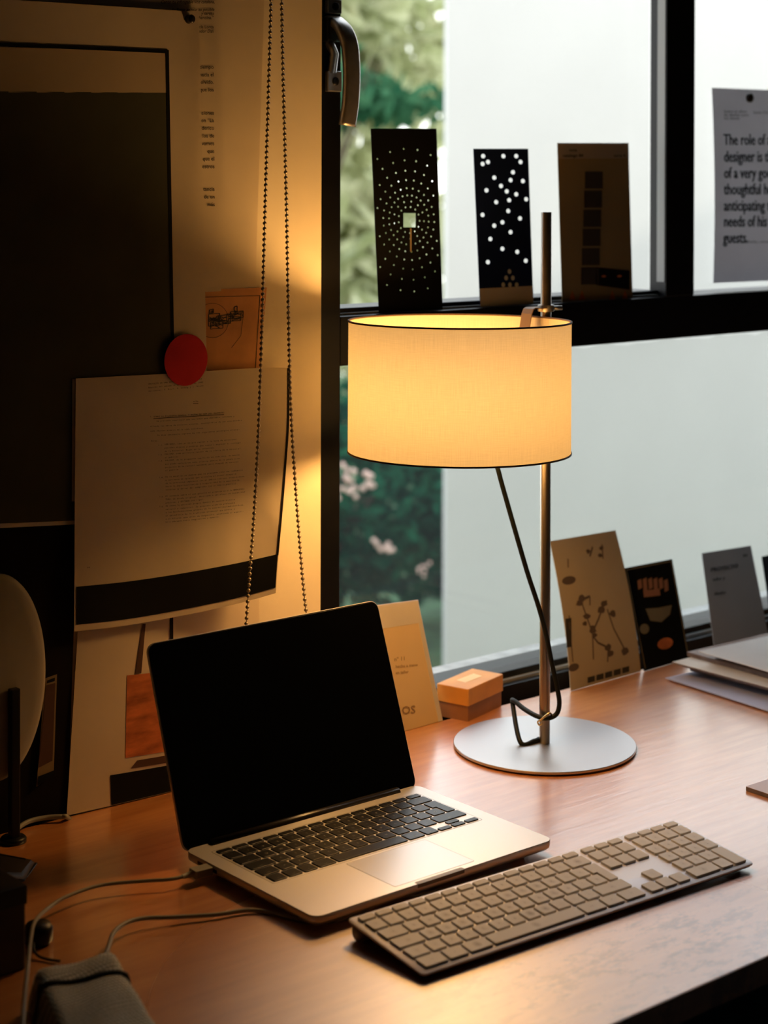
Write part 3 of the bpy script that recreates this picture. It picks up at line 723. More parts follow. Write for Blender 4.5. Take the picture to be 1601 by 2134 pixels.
def enter_outline(p, gap, rp):
    # L shape: wide above, narrower below; local origin at the row-2 cell's top left, y up
    x0, x1 = gap / 2, 1.0 * p - gap / 2; xm = .25 * p + gap / 2; y0 = -gap / 2; ym = -rp - gap / 2; y1 = -2 * rp + gap / 2
    c = .0009
    pts = [(x0 + c, y0), (x0, y0 - c), (x0, -rp + gap / 2 + c), (x0 + c, -rp + gap / 2), (xm, -rp + gap / 2), (xm, y1 + c), (xm + c, y1), (x1 - c, y1), (x1, y1 + c), (x1, y0 - c), (x1 - c, y0)]
    return pts

# ------------------------------------------------------------------ laptop
LX, LY, LTH, LID = 1.0271, 1.5375, -0.0042, 1.2238
lap = empty('laptop', (LX, LY, 0), (0, 0, LTH)); tag(lap, 'open silver laptop with a black screen and black keys on the desk', 'laptop')
LW, LD, LT = 0.314, 0.219, 0.016
def kobj(name, bm, mat, smooth=False, parent=None):
    bmesh.ops.recalc_face_normals(bm, faces=bm.faces[:]); return link(name, bm, mat, parent or lap, smooth)
bm = bmesh.new(); loft(bm, rrect(LW, LD, .011, 8, LW / 2, -LD / 2), [(.0042, .010), (.0055, .004), (.0080, .0008), (.0100, 0), (LT - .0006, 0), (LT, .0005)]); autosmooth(kobj('base', bm, M['alu']), 50)
for fx, fy in ((.03, -.025), (LW - .03, -.025), (.03, -LD + .025), (LW - .03, -LD + .025)):
    bm = bmesh.new(); lathe(bm, [(0, 0), (.0075, 0), (.0085, .0010), (.0085, .0045), (0, .0045)], 24, (fx, fy, 0)); kobj('foot', bm, M['black'], True)
KP, KR, KG = .01885, .0187, .0026
KU0, KV0 = (LW - 14.5 * KP) / 2, .0345
bm = bmesh.new(); prism(bm, rrect(14.5 * KP + .003, 5 * KR + .014, .002, 4, LW / 2, -(KV0 - .0115 + (5 * KR + .0115) / 2)), LT - .001, LT + .00012, .0001); kobj('keyboard_well', bm, M['alu'])
bm = bmesh.new(); o_ = rrect(14.5 * KP + .0042, 5 * KR + .0152, .0024, 4, LW / 2, -(KV0 - .0115 + (5 * KR + .0115) / 2)); prism(bm, o_, LT - .001, LT + .00005); kobj('well_edge', bm, M['alu_dark'])
LEG = []
def lkey(u0, v0, wu, dv, txt='', name='key', small=False):
    me = key_mesh(wu - KG, dv - KG, .0011, .0016, M['key_black'], name, .0003)
    o = bpy.data.objects.new(name, me); COL.objects.link(o); o.parent = lap
    o.location = (u0 + wu / 2, -(v0 + dv / 2), LT + .0001)
    if txt:
        s_ = .0042 if len(txt) == 1 else .0024
        cx, cy = u0 + wu / 2, -(v0 + dv / 2)
        if len(txt) > 1: cx = cx - wu * .05; cy -= .004
        for vs, fs in text_item(txt, lambda x, y: (cx + x * s_, cy + (y - .35) * s_), center=True): LEG.append((vs, fs))
fu = 14.5 * KP / 14
for i in range(14): lkey(KU0 + i * fu, KV0 - .0108, fu, .0108, 'esc' if i == 0 else ('F%d' % i if i < 13 else ''), 'function_key')
for (r_, ks) in ROWS:
    u = KU0
    for (wd, t_) in ks:
        lkey(u, KV0 + (r_ - 1) * KR, wd * KP, KR, t_, 'key' if len(t_) <= 1 else 'modifier_key'); u += wd * KP
u = KU0; r5 = KV0 + 4 * KR
for (wd, t_) in ((1, 'fn'), (1, 'ctrl'), (1, 'alt'), (1.25, 'cmd')): lkey(u, r5, wd * KP, KR, t_, 'modifier_key'); u += wd * KP
lkey(u, r5, 5 * KP, KR, '', 'space_bar'); u += 5 * KP
for (wd, t_) in ((1.25, 'cmd'), (1, 'alt')): lkey(u, r5, wd * KP, KR, t_, 'modifier_key'); u += wd * KP
lkey(u, r5 + KR / 2, KP, KR / 2 + .0004, '', 'arrow_key'); lkey(u + KP, r5, KP, KR / 2 + .0002, '', 'arrow_key'); lkey(u + KP, r5 + KR / 2, KP, KR / 2 + .0004, '', 'arrow_key'); lkey(u + 2 * KP, r5 + KR / 2, KP, KR / 2 + .0004, '', 'arrow_key')
me = key_mesh(0, 0, .0011, 0, M['key_black'], 'enter_key', .0003, enter_outline(KP, KG, KR))
o = bpy.data.objects.new('enter_key', me); COL.objects.link(o); o.parent = lap; o.location = (KU0 + 13.5 * KP, -(KV0 + KR), LT + .0001)
bm = bmesh.new()
for vs, fs in LEG:
    V = [bm.verts.new((x, y, LT + .00128)) for x, y in vs]
    for f in fs: bm.faces.new([V[i] for i in f])
link('key_legends', bm, M['legend'], lap)
bm = bmesh.new(); prism(bm, rrect(.1052, .0764, .0022, 4, LW / 2, -.1722), LT - .001, LT + .00008); kobj('trackpad_gap', bm, M['alu_dark'])
bm = bmesh.new(); prism(bm, rrect(.1042, .0754, .0018, 4, LW / 2, -.1722), LT - .001, LT + .00014); kobj('trackpad', bm, M['alu_pad'])
bm = bmesh.new(); prism(bm, rrect(.062, .0062, .0018, 4, LW / 2, -LD + .0022), .0122, LT + .00010); kobj('finger_notch', bm, M['alu_dark'])
bm = bmesh.new(); tube(bm, [(.031, -.0035, LT - .0005), (LW - .031, -.0035, LT - .0005)], .0052, 20); kobj('hinge', bm, M['hinge'], True)
for (py, wd) in ((-.030, .010), (-.052, .014)):
    bm = bmesh.new(); box(bm, (.0005, py, .0108), (.0016, wd, .0034)); kobj('side_port', bm, M['black'])
LM = Matrix.Translation((0, -.0005, .0125)) @ Matrix.Rotation(LID, 4, 'X')
def lidoutline(ins, r, y0=.002):
    pts = rrect(LW - 2 * ins, .2125 - 2 * ins, r, 8, LW / 2, .2125 / 2)
    return [(x, max(y, y0)) for x, y in pts]
bm = bmesh.new(); loft(bm, rrect(LW, .2125, .0105, 8, LW / 2, .2125 / 2), [(-.0052, .0022), (-.0040, .0004), (-.0012, 0), (-.0002, 0), (0, .0002)], LM)
lid = autosmooth(kobj('lid', bm, M['alu']), 40)
bm = bmesh.new(); loft(bm, rrect(LW - .0016, .2109, .0098, 8, LW / 2, .2125 / 2), [(-.0001, 0), (.00055, 0), (.0007, .00015)], LM); kobj('rubber_seal', bm, M['black'], False, lid)
bm = bmesh.new(); loft(bm, rrect(LW - .0034, .2091, .0090, 8, LW / 2, .2125 / 2), [(.0001, 0), (.00075, 0), (.0009, .00012)], LM); kobj('screen', bm, M['black_glass'], False, lid)

# charging plug and its cable
plug = empty('charging_cable', (LX - .01, LY - .045, 0)); tag(plug, 'pale charging cable plugged into the left side of the laptop', 'cable')
bm = bmesh.new(); prism(bm, rrect(.021, .0135, .002, 4), .0070, .0145, .0008, Matrix.Translation((-.0005, -.0015, 0)) @ Matrix.Rotation(R(-4), 4, 'Z')); bmesh.ops.recalc_face_normals(bm, faces=bm.faces[:]); link('plug', bm, M['pale_cable'], plug)
bm = bmesh.new(); tube(bm, [(-.010, -.001, .0108), (-.022, -.000, .0100)], lambda t: .0034 - .0012 * t, 12); link('strain_relief', bm, M['pale_cable'], plug, True)
pl = Vector(plug.location)
cp = [Vector((-.010, -.001, .0108)), Vector((-.022, 0, .0100)), at_z(350, 1833, .010) - pl, at_z(300, 1836, .010) - pl, at_z(210, 1845, .011) - pl, at_z(140, 1868, .012) - pl, at_z(100, 1893, .012) - pl, at_z(73, 1920, .020) - pl, at_z(64, 1955, .028) - pl, at_z(58, 2010, .028) - pl, at_z(52, 2075, .028) - pl, at_z(46, 2150, .028) - pl]
bm = bmesh.new(); tube(bm, catmull(cp, 8), .0019, 10); bmesh.ops.recalc_face_normals(bm, faces=bm.faces[:]); link('cable', bm, M['pale_cable'], plug, True)

# ------------------------------------------------------------------ external keyboard
KX, KY, KTH, KT = 1.0374, 1.1793, -0.0501, 0.101
kb = empty('keyboard', (KX, KY, 0.007), (KT, 0, KTH)); tag(kb, 'full-size aluminium keyboard with worn ivory keys in front of the laptop', 'keyboard')
KW, KD = 0.4305, 0.1145
M['alu_kb'] = pm('aluminium_keyboard_plate', (0.80, 0.78, 0.82), 0.5, 0.5, bump=0.03, bscale=700)
bm = bmesh.new(); loft(bm, rrect(KW, KD, .0055, 6, KW / 2, KD / 2), [(-.0020, .0006), (-.0014, 0), (-.0004, 0), (0, .0004)]); autosmooth(kobj('plate', bm, M['alu_kb'], False, kb), 50)
bm = bmesh.new(); loft(bm, rrect(KW - .003, KD - .003, .005, 6, KW / 2, KD / 2), [(-.0048, .004), (-.0036, .0004), (-.0019, 0)]); kobj('underside', bm, M['black'], False, kb)
bm = bmesh.new(); tube(bm, [(.004, KD - .012, -.0092), (KW - .004, KD - .012, -.0092)], .0078, 20); kobj('riser', bm, M['pale_cable'], True, kb)
for fx in (.02, KW - .02):
    bm = bmesh.new(); box(bm, (fx, .010, -.0058), (.016, .007, .0026), bevel=.0006); kobj('foot', bm, M['black'], False, kb)
P2, R2, G2 = .0190, .0190, .0030
U0, V0 = .0072, .0050                       # v measured from the front edge, rows from the front
GRIME = {}
def wkey(u0, v0, wu, dv, txt='', name='key', gr=None):
    me = key_mesh(wu - G2, dv - G2, .0022, .0013, M['key_white'], name, .0004)
    o = bpy.data.objects.new(name, me); COL.objects.link(o); o.parent = kb
    o.location = (u0 + wu / 2, v0 + dv / 2, 0.0)
    g = gr if gr is not None else random.choice((0, .1, .3, .5))
    o.color = (g, g, g, 1)
    if txt:
        s_ = .0036 if len(txt) == 1 else .0020; cx, cy = u0 + wu * .5, v0 + dv * .5
        for vs, fs in text_item(txt, lambda x, y: (cx + x * s_, cy + (y - .35) * s_), center=True): LEG2.append((vs, fs))
LEG2 = []
used = dict(E=.9, A=.9, O=1, N=1.6, M=1, S=.8, D=.8, R=.7, T=.7, I=.9, L=.8, C=.6, U=.8, P=.7, H=.5, K=.5, G=.5)
def rowv(r_): return V0 + (5 - r_) * R2    # r_ 5 = front row
for (r_, ks) in ROWS:
    u = U0
    for (wd, t_) in ks:
        wkey(u, rowv(r_), wd * P2, R2, t_, 'key' if len(t_) <= 1 else 'modifier_key', used.get(t_, .25 if t_ not in ('delete',) else .8)); u += wd * P2
u = U0
for (wd, t_) in ((1.5, 'ctrl'), (1.25, 'alt'), (1.5, 'cmd')): wkey(u, rowv(5), wd * P2, R2, t_, 'modifier_key', 1.4 if t_ == 'cmd' else 0); u += wd * P2
wkey(u, rowv(5), 6 * P2, R2, '', 'space_bar', 1.0); u += 6 * P2
for (wd, t_) in ((1.5, 'cmd'), (1.25, 'alt'), (1.5, 'ctrl')): wkey(u, rowv(5), wd * P2, R2, t_, 'modifier_key', .1); u += wd * P2
me = key_mesh(0, 0, .0022, 0, M['key_white'], 'enter_key', .0004, enter_outline(P2, G2, R2))
o = bpy.data.objects.new('enter_key', me); COL.objects.link(o); o.parent = kb; o.location = (U0 + 13.5 * P2, rowv(2) + R2, 0); o.color = (0, 0, 0, 1)
fv = rowv(1) + R2; fd = .0110
for i in range(14): wkey(U0 + i * 14.5 * P2 / 14, fv, 14.5 * P2 / 14, fd, '', 'function_key', .2)
N0 = U0 + 14.5 * P2 + .0055
for i in range(3):
    wkey(N0 + i * P2, fv, P2, fd, '', 'function_key', 0)
    for r_ in (1, 2): wkey(N0 + i * P2, rowv(r_), P2, R2, '', 'navigation_key', .1)
    wkey(N0 + i * P2, rowv(5), P2, R2, '', 'arrow_key', .2)
wkey(N0 + P2, rowv(4), P2, R2, '', 'arrow_key', .2)
Q0 = N0 + 3 * P2 + .0055
num = [(1, 'C='), (2, '78'), (3, '45'), (4, '12')]
labs = {1: ['', '=', '/', '*'], 2: ['7', '8', '9', '-'], 3: ['4', '5', '6', '+'], 4: ['1', '2', '3', '']}
for i in range(4): wkey(Q0 + i * P2, fv, P2, fd, '', 'function_key', .1)
for r_ in (1, 2, 3, 4):
    for i in range(4):
        if r_ == 4 and i == 3: continue
        wkey(Q0 + i * P2, rowv(r_), P2, R2, labs[r_][i], 'key', .3)
wkey(Q0 + 3 * P2, rowv(5), P2, 2 * R2, '', 'enter_key', 0)
wkey(Q0, rowv(5), 2 * P2, R2, '0', 'key', .5); wkey(Q0 + 2 * P2, rowv(5), P2, R2, ',', 'key', .2)
bm = bmesh.new()
for vs, fs in LEG2:
    V = [bm.verts.new((x, y, .00228)) for x, y in vs]
    for f in fs: bm.faces.new([V[i] for i in f])
link('key_legends', bm, M['legend2'], kb)

# keyboard cable on the desk, in front of the laptop
kc = empty('keyboard_cable', at_z(516, 1894, 0)); tag(kc, 'thin grey cable running under the front of the laptop to the keyboard', 'cable')
kl = Vector(kc.location)
kpts = [at_z(200, 2030, .004), at_z(222, 1985, .012), at_z(240, 1940, .013), at_z(285, 1916, .010), at_z(370, 1911, .006), at_z(450, 1906, .004), at_z(516, 1897, .0032), at_z(565, 1902, .0021), at_z(615, 1915, .0021), at_z(676, 1921, .0021), at_z(740, 1907, .0021), at_z(806, 1872, .0021), at_z(880, 1864, .0021), at_z(960, 1845, .0021), at_z(1022, 1824, .0021), at_z(1078, 1812, .0021), at_z(1120, 1812, .0021)]
bm = bmesh.new(); tube(bm, catmull([q - kl for q in kpts], 8), .0021, 10); bmesh.ops.recalc_face_normals(bm, faces=bm.faces[:]); link('cable', bm, M['pale_cable'], kc, True)

# ------------------------------------------------------------------ cards standing on the window rail
def uvof(cs, x, y):
    (ax, ay), (bx, by), (cx, cy), (dx, dy) = cs; u = v = .5
    for _ in range(12):
        X = ax * (1 - u) * (1 - v) + bx * u * (1 - v) + cx * (1 - u) * v + dx * u * v - x
        Y = ay * (1 - u) * (1 - v) + by * u * (1 - v) + cy * (1 - u) * v + dy * u * v - y
        Xu = (bx - ax) * (1 - v) + (dx - cx) * v; Xv = (cx - ax) * (1 - u) + (dx - bx) * u
        Yu = (by - ay) * (1 - v) + (dy - cy) * v; Yv = (cy - ay) * (1 - u) + (dy - by) * u
        D = Xu * Yv - Xv * Yu; u -= (X * Yv - Xv * Y) / D; v -= (Xu * Y - X * Yu) / D
    return (u, v)
def onz(p, z): p = p.copy(); p.z = z; return p
def card(name, cs, Yt, Yb, zb, mat, label, cat='card', group=None, thick=.0006, bow=0.0):
    a, b, c, d = at_y(*cs[0], Yt), at_y(*cs[1], Yt), at_y(*cs[2], Yb), at_y(*cs[3], Yb)
    if zb is not None: c, d = onz(c, zb), onz(d, zb)
    f0 = bil(a, b, c, d)
    f = (lambda u, v: f0(u, v) + Vector((0, -bow * 4 * v * (1 - v), 0))) if bow else f0
    n = 12 if bow else 1
    s = Sheet(f, name, mat, label, cat, group, thick, n if bow else 1, n); s.cs = cs; return s
ZR = 0.5290
RG = 'postcards standing on the window rail'
c1 = card('postcard', [(773, 268), (910, 268), (790, 645), (923, 636)], 1.7985, 1.779, ZR, M['dark_card'], 'black card of radiating pale dots around a white square, standing in the window', 'postcard', RG)
cx, cy = 852, 455
pts = []
for k in range(26):
    a_ = 2 * PI * k / 26 + .06
    for q, rr in enumerate((24, 34, 45, 58, 73, 90, 109, 130)):
        if (k % 2 and q < 2): continue
        pts.append((cx + rr * math.cos(a_) * .92 + (rr * math.sin(a_)) * .03, cy + rr * math.sin(a_) * 1.12))
def q4(s, x0, y0, x1, y1): return [uvof(s.cs, x0, y0), uvof(s.cs, x0, y1), uvof(s.cs, x1, y1), uvof(s.cs, x1, y0)]
def clear(discs, keep=()):
    outp = []
    for (u_, v_) in discs:
        if all(math.hypot(u_ - a_, (v_ - b_) * 2.7) > .042 for a_, b_ in outp) and not any(k0 < u_ < k1 and k2 < v_ < k3 for k0, k1, k2, k3 in keep): outp.append((u_, v_))
    return outp
sq = q4(c1, 840, 441, 866, 470)
cen = clear([uvof(c1.cs, x, y) for x, y in pts if .04 < uvof(c1.cs, x, y)[0] < .96 and .08 < uvof(c1.cs, x, y)[1] < .92], [(sq[0][0] - .03, sq[2][0] + .03, sq[0][1] - .012, sq[1][1] + .012)])
c1.punched([sq] + [disc(u_, v_, .0135, .0052, 8) for u_, v_ in cen], M['dark_card'], .0006)
c1.polys('printed_line', [q4(c1, 853.5, 472, 856.5, 520)], M['brown_card'])
c2 = card('postcard', [(987, 310), (1101, 310), (1001, 632), (1112, 625)], 1.7985, 1.779, ZR, M['navy_card'], 'navy card with scattered white dots and a beige foot, standing in the window', 'postcard', RG)
dots2 = [(1034, 315), (1007, 325), (1017, 337), (1006, 341), (1049, 325), (1076, 325), (1085, 337), (1069, 358), (1030, 369), (1064, 374), (1090, 376), (1044, 386), (1014, 395), (1056, 397), (1076, 403), (992, 401), (994, 419), (1034, 419), (1061, 415), (1097, 413), (1059, 437), (1006, 445), (1084, 452), (1047, 460), (1030, 467), (1064, 480), (1022, 494), (1000, 509), (1047, 514), (1078, 520), (1096, 538), (1017, 541), (1102, 490)]
c2.punched([disc(*q_, .040, .0145, 14) for q_ in [uvof(c2.cs, x, y) for x, y in dots2] if .05 < q_[0] < .95 and .02 < q_[1]], M['navy_card'], .0006)
c2.rect('beige_band', 0, .885, 1, 1, M['tan_card'])
hive = [disc(*uvof(c2.cs, 1062 + dx, 590 - dy), .035, .016, 10) for dx, dy in ((-14, 3), (0, 3), (14, 3), (-8, 17), (6, 17), (-1, 30))]
c2.polys('printed_mound', hive, M['dim_dots'])
c3 = card('postcard', [(1162, 298), (1310, 298), (1172, 613), (1319, 606)], 1.7985, 1.779, ZR, M['brown_card'], 'brown card with a column of dark frames, rightmost postcard in the window', 'postcard', RG)
c3.rect('printed_header', 0, 0, 1, .10, pm('grey_brown_header', (.30, .25, .20), .8))
c3.polys('printed_frames', [q4(c3, 1218 - k * 1.6, 355 + k * 38, 1255 - k * 1.6, 389 + k * 38) for k in range(6)], M['soft_ink'])
c3.polys('printed_panel', [[uvof(c3.cs, 1240, 545), uvof(c3.cs, 1240, 580), uvof(c3.cs, 1312, 590), uvof(c3.cs, 1312, 552)]], M['ink'])
c3.polys('printed_marks', [disc(*uvof(c3.cs, x, 563), .035, .008, 8) for x in (1257, 1290)] + [[uvof(c3.cs, x, 609), uvof(c3.cs, x + 7, 590), uvof(c3.cs, x + 14, 609)] for x in (1185, 1205, 1268, 1295)], M['rust'])
write(c3, (('nota', 1185, 315, 9), ('catalogo 84', 1172, 326, 9), ('serie 4', 1278, 326, 9)), M['ink'])

# quotation sheet on the right pane
qs = card('quotation_sheet', [(1484, 183), (1668, 190), (1487, 590), (1665, 582)], 1.8060, 1.8055, None, M['pale_grey_paper'], 'grey-white quotation sheet with bold black lettering fixed to the right pane', 'paper sheet', thick=.0002, bow=.004)
lines = [('The role of a', 302), ('designer is that', 337), ('of a very good,', 371), ('thoughtful host', 405), ('anticipating the', 439), ('needs of his', 472), ('guests.', 506)]
its = []
for t_, y in lines: its += text_item(t_, lambda X, Y, y=y: uvof(qs.cs, 1503 + X * 18.5, y - Y * 33), bold=1)
qs.glyphs('printed_writing', its, M['ink'], .0012)
its = []
for t_, x, y in (('Sobre el oficio', 1505, 235), ('de diseñar para', 1505, 242), ('los demás', 1505, 249), ('Santa Cruz', 1565, 237), ('Charles, conversación con un cliente', 1548, 506)): its += text_item(t_, lambda X, Y, x=x, y=y: uvof(qs.cs, x + X * 8, y - Y * 8))
qs.glyphs('small_writing', its, M['soft_ink'], .0012)
mg = empty('round_magnet', at_y(1563, 204, 1.797)); tag(mg, 'small dark round disc holding the top of the quotation sheet', 'magnet')
bm = bmesh.new(); lathe(bm, [(0, .003), (.0062, .003), (.0072, .002), (.0072, -.002), (0, -.002)], 24); bmesh.ops.rotate(bm, matrix=Matrix.Rotation(PI / 2, 3, 'X'), verts=bm.verts); link('disc', bm, M['soft_ink'], mg, True)

# ------------------------------------------------------------------ cards leaning at the back of the desk
def stand(cs, Yt, zb=.0006):
    a, b = at_y(*cs[0], Yt), at_y(*cs[1], Yt); c, d = at_z(*cs[2], zb), at_z(*cs[3], zb); c.y = min(c.y, 1.7355); d.y = min(d.y, 1.7355); return a, b, c, d
def leaner(name, cs, Yt, mat, label, cat, thick=.0008, bow=0.0):
    a, b, c, d = stand(cs, Yt); f0 = bil(a, b, c, d)
    f = (lambda u, v: f0(u, v) + Vector((0, -bow * 4 * v * (1 - v), -bow * .0))) if bow else f0
    s = Sheet(f, name, mat, label, cat, None, thick, 12 if bow else 1, 12 if bow else 1); s.cs = cs; return s
k1 = leaner('illustrated_card', [(1146, 1128), (1283, 1105), (1190, 1440), (1336, 1399)], 1.790, M['tan_card'], 'tan card with dark drawings leaning upright right behind the lamp pole', 'card', bow=.006)
random.seed(21)
pl_ = []
pl_ += stroke([uvof(k1.cs, x, y) for x, y in ((1180, 1165), (1180, 1300), (1190, 1380))], .014)
pl_ += [disc(*uvof(k1.cs, 1180, 1210), .10, .028, 14), disc(*uvof(k1.cs, 1192, 1391), .075, .026, 12)]
for (x, y, s_) in ((1205, 1246, 9), (1200, 1258, 7), (1252, 1258, 8), (1246, 1272, 9), (1270, 1280, 8), (1215, 1285, 8), (1228, 1312, 9), (1232, 1325, 6), (1262, 1350, 9), (1266, 1362, 8), (1298, 1357, 9), (1212, 1300, 6), (1222, 1150, 5), (1250, 1142, 5), (1247, 1158, 5)):
    cx_, cy_ = uvof(k1.cs, x, y)
    pl_.append([(cx_ + math.cos(a_) * s_ / 145 * random.uniform(.6, 1.15), cy_ + math.sin(a_) * s_ / 310 * random.uniform(.6, 1.15)) for a_ in [2 * PI * q / 9 for q in range(9)]])
for pth_ in (((1203, 1250), (1215, 1285), (1228, 1320), (1232, 1375)), ((1250, 1262), (1240, 1290), (1228, 1318)), ((1258, 1270), (1272, 1310), (1298, 1355)), ((1262, 1350), (1240, 1340), (1228, 1325)), ((1225, 1160), (1232, 1140)), ((1252, 1165), (1252, 1135)), ((1206, 1250), (1222, 1243), (1222, 1262)), ((1262, 1350), (1262, 1380))):
    pl_ += stroke([uvof(k1.cs, x, y) for x, y in pth_], .016)
k1.polys('printed_drawing', pl_, pm('brown_drawing_ink', (.10, .07, .05), .8))
k1.polys('printed_swatches', [[uvof(k1.cs, 1222 + i * 18, 1412 - i * 5), uvof(k1.cs, 1223 + i * 18, 1424 - i * 5), uvof(k1.cs, 1238 + i * 18, 1420 - i * 5), uvof(k1.cs, 1237 + i * 18, 1408 - i * 5)] for i in range(5)], M['soft_ink'])
k1.polys('printed_bar', [[uvof(k1.cs, 1172, 1290), uvof(k1.cs, 1176, 1350), uvof(k1.cs, 1186, 1348), uvof(k1.cs, 1184, 1288)]], M['soft_ink'])
k2 = leaner('picture_card', [(1302, 1184), (1401, 1165), (1343, 1399), (1438, 1372)], 1.787, M['dark_card'], 'dark picture card with dim orange and cream shapes, between tan card and grey card', 'card')
def px_rect(s, x0, y0, x1, y1, j=0): return [uvof(s.cs, x0, y0), uvof(s.cs, x0 + j, y1), uvof(s.cs, x1 + j, y1 - 4), uvof(s.cs, x1, y0 - 4)]
k2.polys('printed_border', stroke([(.03, .02), (.97, .02), (.97, .98)], .018, .01) + stroke([(.03, .02), (.03, .98)], .012), M['brown_card'])
k2.polys('printed_lettering', [px_rect(k2, 1328 + i * 11, 1208 + (3 if i in (0, 5) else 0), 1336 + i * 11, 1230 + (i % 2) * 5, 2) for i in range(6)] + [px_rect(k2, 1340, 1232, 1374, 1246, 2)], pm('dim_orange_ink', (.30, .12, .05), .8))
k2.polys('printed_shapes', [[uvof(k2.cs, x, y) for x, y in ((1345, 1270), (1355, 1295), (1378, 1298), (1396, 1282), (1400, 1262), (1372, 1268))], disc(*uvof(k2.cs, 1343, 1312), .10, .05, 10)], pm('dim_cream_ink', (.16, .13, .07), .8))
k2.polys('printed_red_shape', [disc(*uvof(k2.cs, 1386, 1342), .17, .055, 12)], M['rust'])
k3 = leaner('grey_card', [(1463, 1153), (1565, 1137), (1494, 1384), (1607, 1350)], 1.790, M['grey_card'], 'plain grey card with a few dark lines of writing, behind the paper stack', 'card')
write(k3, (('PROYECTO', 1481, 1194, 11), ('taller y', 1485, 1214, 9), ('diseño', 1488, 1244, 9), ('84', 1548, 1163, 9)), M['soft_ink'], .0008, 1, 1.1, .16, 1)
k4 = leaner('picture_card', [(1588, 1160), (1680, 1140), (1618, 1362), (1706, 1335)], 1.790, M['dark_card'], 'black card cut off by the right edge, rightmost leaning on the window', 'card')

# cream envelope bag behind the laptop
cs = [(745, 1266), (871, 1250), (795, 1537), (918, 1500)]
a, b, c, d = stand(cs, 1.783); f0 = bil(a, b, c, d)
ev = Sheet(f0, 'paper_bag', M['cream_bag'], 'cream paper bag with a white top leaning between laptop and orange box', 'paper bag', None, .010, 4, 8); ev.cs = cs
ev.rect('white_top', 0, 0, 1, .19, M['white_flap'], 2, 2, .0004)
ev.polys('side_edge', [[(.93, .19), (.93, 1), (1, 1), (1, .19)]], M['white_flap'], .0003)
write(ev, (('nº 11', 819, 1379, 11), ('hecho a mano', 822, 1393, 8), ('en taller', 822, 1406, 8), ('OS', 834, 1489, 22)), pm('brown_ink', (.22, .13, .06), .8), .0009, 1, 1.05, .1)

# orange box
F = at_z(966, 1501, 0); F.y = min(F.y, 1.712); ang = math.atan2(.023, .082)
bx = empty('lidded_box', (F.x, F.y, 0), (0, 0, ang)); tag(bx, 'small orange cardboard box with a browner base beside the cream bag', 'box')
bm = bmesh.new(); prism(bm, rrect(.086, .046, .002, 3, .043, .023), 0, .0205, .0003); kobj('box_base', bm, M['box_brown'], False, bx)
bm = bmesh.new(); prism(bm, rrect(.089, .049, .002, 3, .043, .023), .0205, .0425, .0010); kobj('box_lid', bm, M['box_orange'], False, bx)
bm = bmesh.new(); bm.faces.new([bm.verts.new((x, y, .04275)) for x, y in ((.022, .018), (.062, .016), (.066, .032), (.026, .034))]); link('paper_label', bm, pm('yellowed_label', (.80, .55, .25), .6), bx)

# ------------------------------------------------------------------ paper stack at right
def slab(name, x, y, z, wd, dp, th, rot, mat, label, cat, group=None, curl=0.0, pages=False):
    """wd along the window, dp towards the room; (x, y) is the far-left corner"""
    r0 = empty(name, (x, y, z), (0, 0, rot)); tag(r0, label, cat, group)
    bm = bmesh.new(); n = 14; T = []; B = []
    for i in range(n + 1):
        t = i / n; T.append([]); B.append([])
        for j in range(n + 1):
            s_ = j / n; zz = curl * (math.sin(t * PI * .9) * .35 + .25 * math.sin(s_ * 3.1 + 1) + (1 - t) ** 2 * .6) if curl else 0
            T[i].append(bm.verts.new((wd * t, -dp * s_, th + zz))); B[i].append(bm.verts.new((wd * t, -dp * s_, zz)))
    for i in range(n):
        for j in range(n):
            bm.faces.new((T[i][j], T[i][j + 1], T[i + 1][j + 1], T[i + 1][j])); bm.faces.new((B[i][j], B[i + 1][j], B[i + 1][j + 1], B[i][j + 1]))
    for i in range(n):
        bm.faces.new((T[i][0], T[i + 1][0], B[i + 1][0], B[i][0])); bm.faces.new((T[i][n], B[i][n], B[i + 1][n], T[i + 1][n]))
        bm.faces.new((T[0][i], B[0][i], B[0][i + 1], T[0][i + 1])); bm.faces.new((T[n][i], T[n][i + 1], B[n][i + 1], B[n][i]))
    bmesh.ops.recalc_face_normals(bm, faces=bm.faces[:])
    link('pages' if pages else 'sheet', bm, mat, r0)
    if pages:
        bm = bmesh.new(); prism(bm, [(0, 0), (0, -dp), (wd, -dp), (wd, 0)], th + .0001, th + .0006); bmesh.ops.recalc_face_normals(bm, faces=bm.faces[:]); link('cover', bm, pages, r0)
    return r0
a = at_z(1387, 1415, .002)
SG = 'papers and magazines piled at the right of the desk'
slab('paper_sheet', a.x, a.y, .0002, .297, .42, .0012, R(-4.5), M['lavender_paper'], 'bluish white sheet at the very bottom of the pile, sticking out furthest left', 'paper sheet', SG, .003)
slab('paper_sheet', a.x + .05, a.y - .035, .0042, .297, .32, .0012, R(2), M['lavender_paper'], 'bluish white sheet lying second from the bottom of the pile', 'paper sheet', SG, .002)
M['mag_cover'] = pm('muted_cover', (.30, .24, .22), .5); M['mag_cover2'] = pm('brown_cover', (.16, .09, .06), .5); M['mag_cover3'] = pm('buff_cover', (.55, .48, .40), .5)
b_ = at_z(1412, 1384, .020)
slab('magazine', b_.x + .020, b_.y - .006, .0085, .28, .33, .0050, R(1.5), M['magazine'], 'lowest magazine of the pile, brown cover over lavender sheets', 'magazine', SG, 0, M['mag_cover2'])
slab('magazine', b_.x + .012, b_.y + .00, .0142, .28, .33, .0050, R(-1.5), M['magazine'], 'second magazine from the bottom of the pile, grey-brown cover', 'magazine', SG, 0, M['mag_cover'])
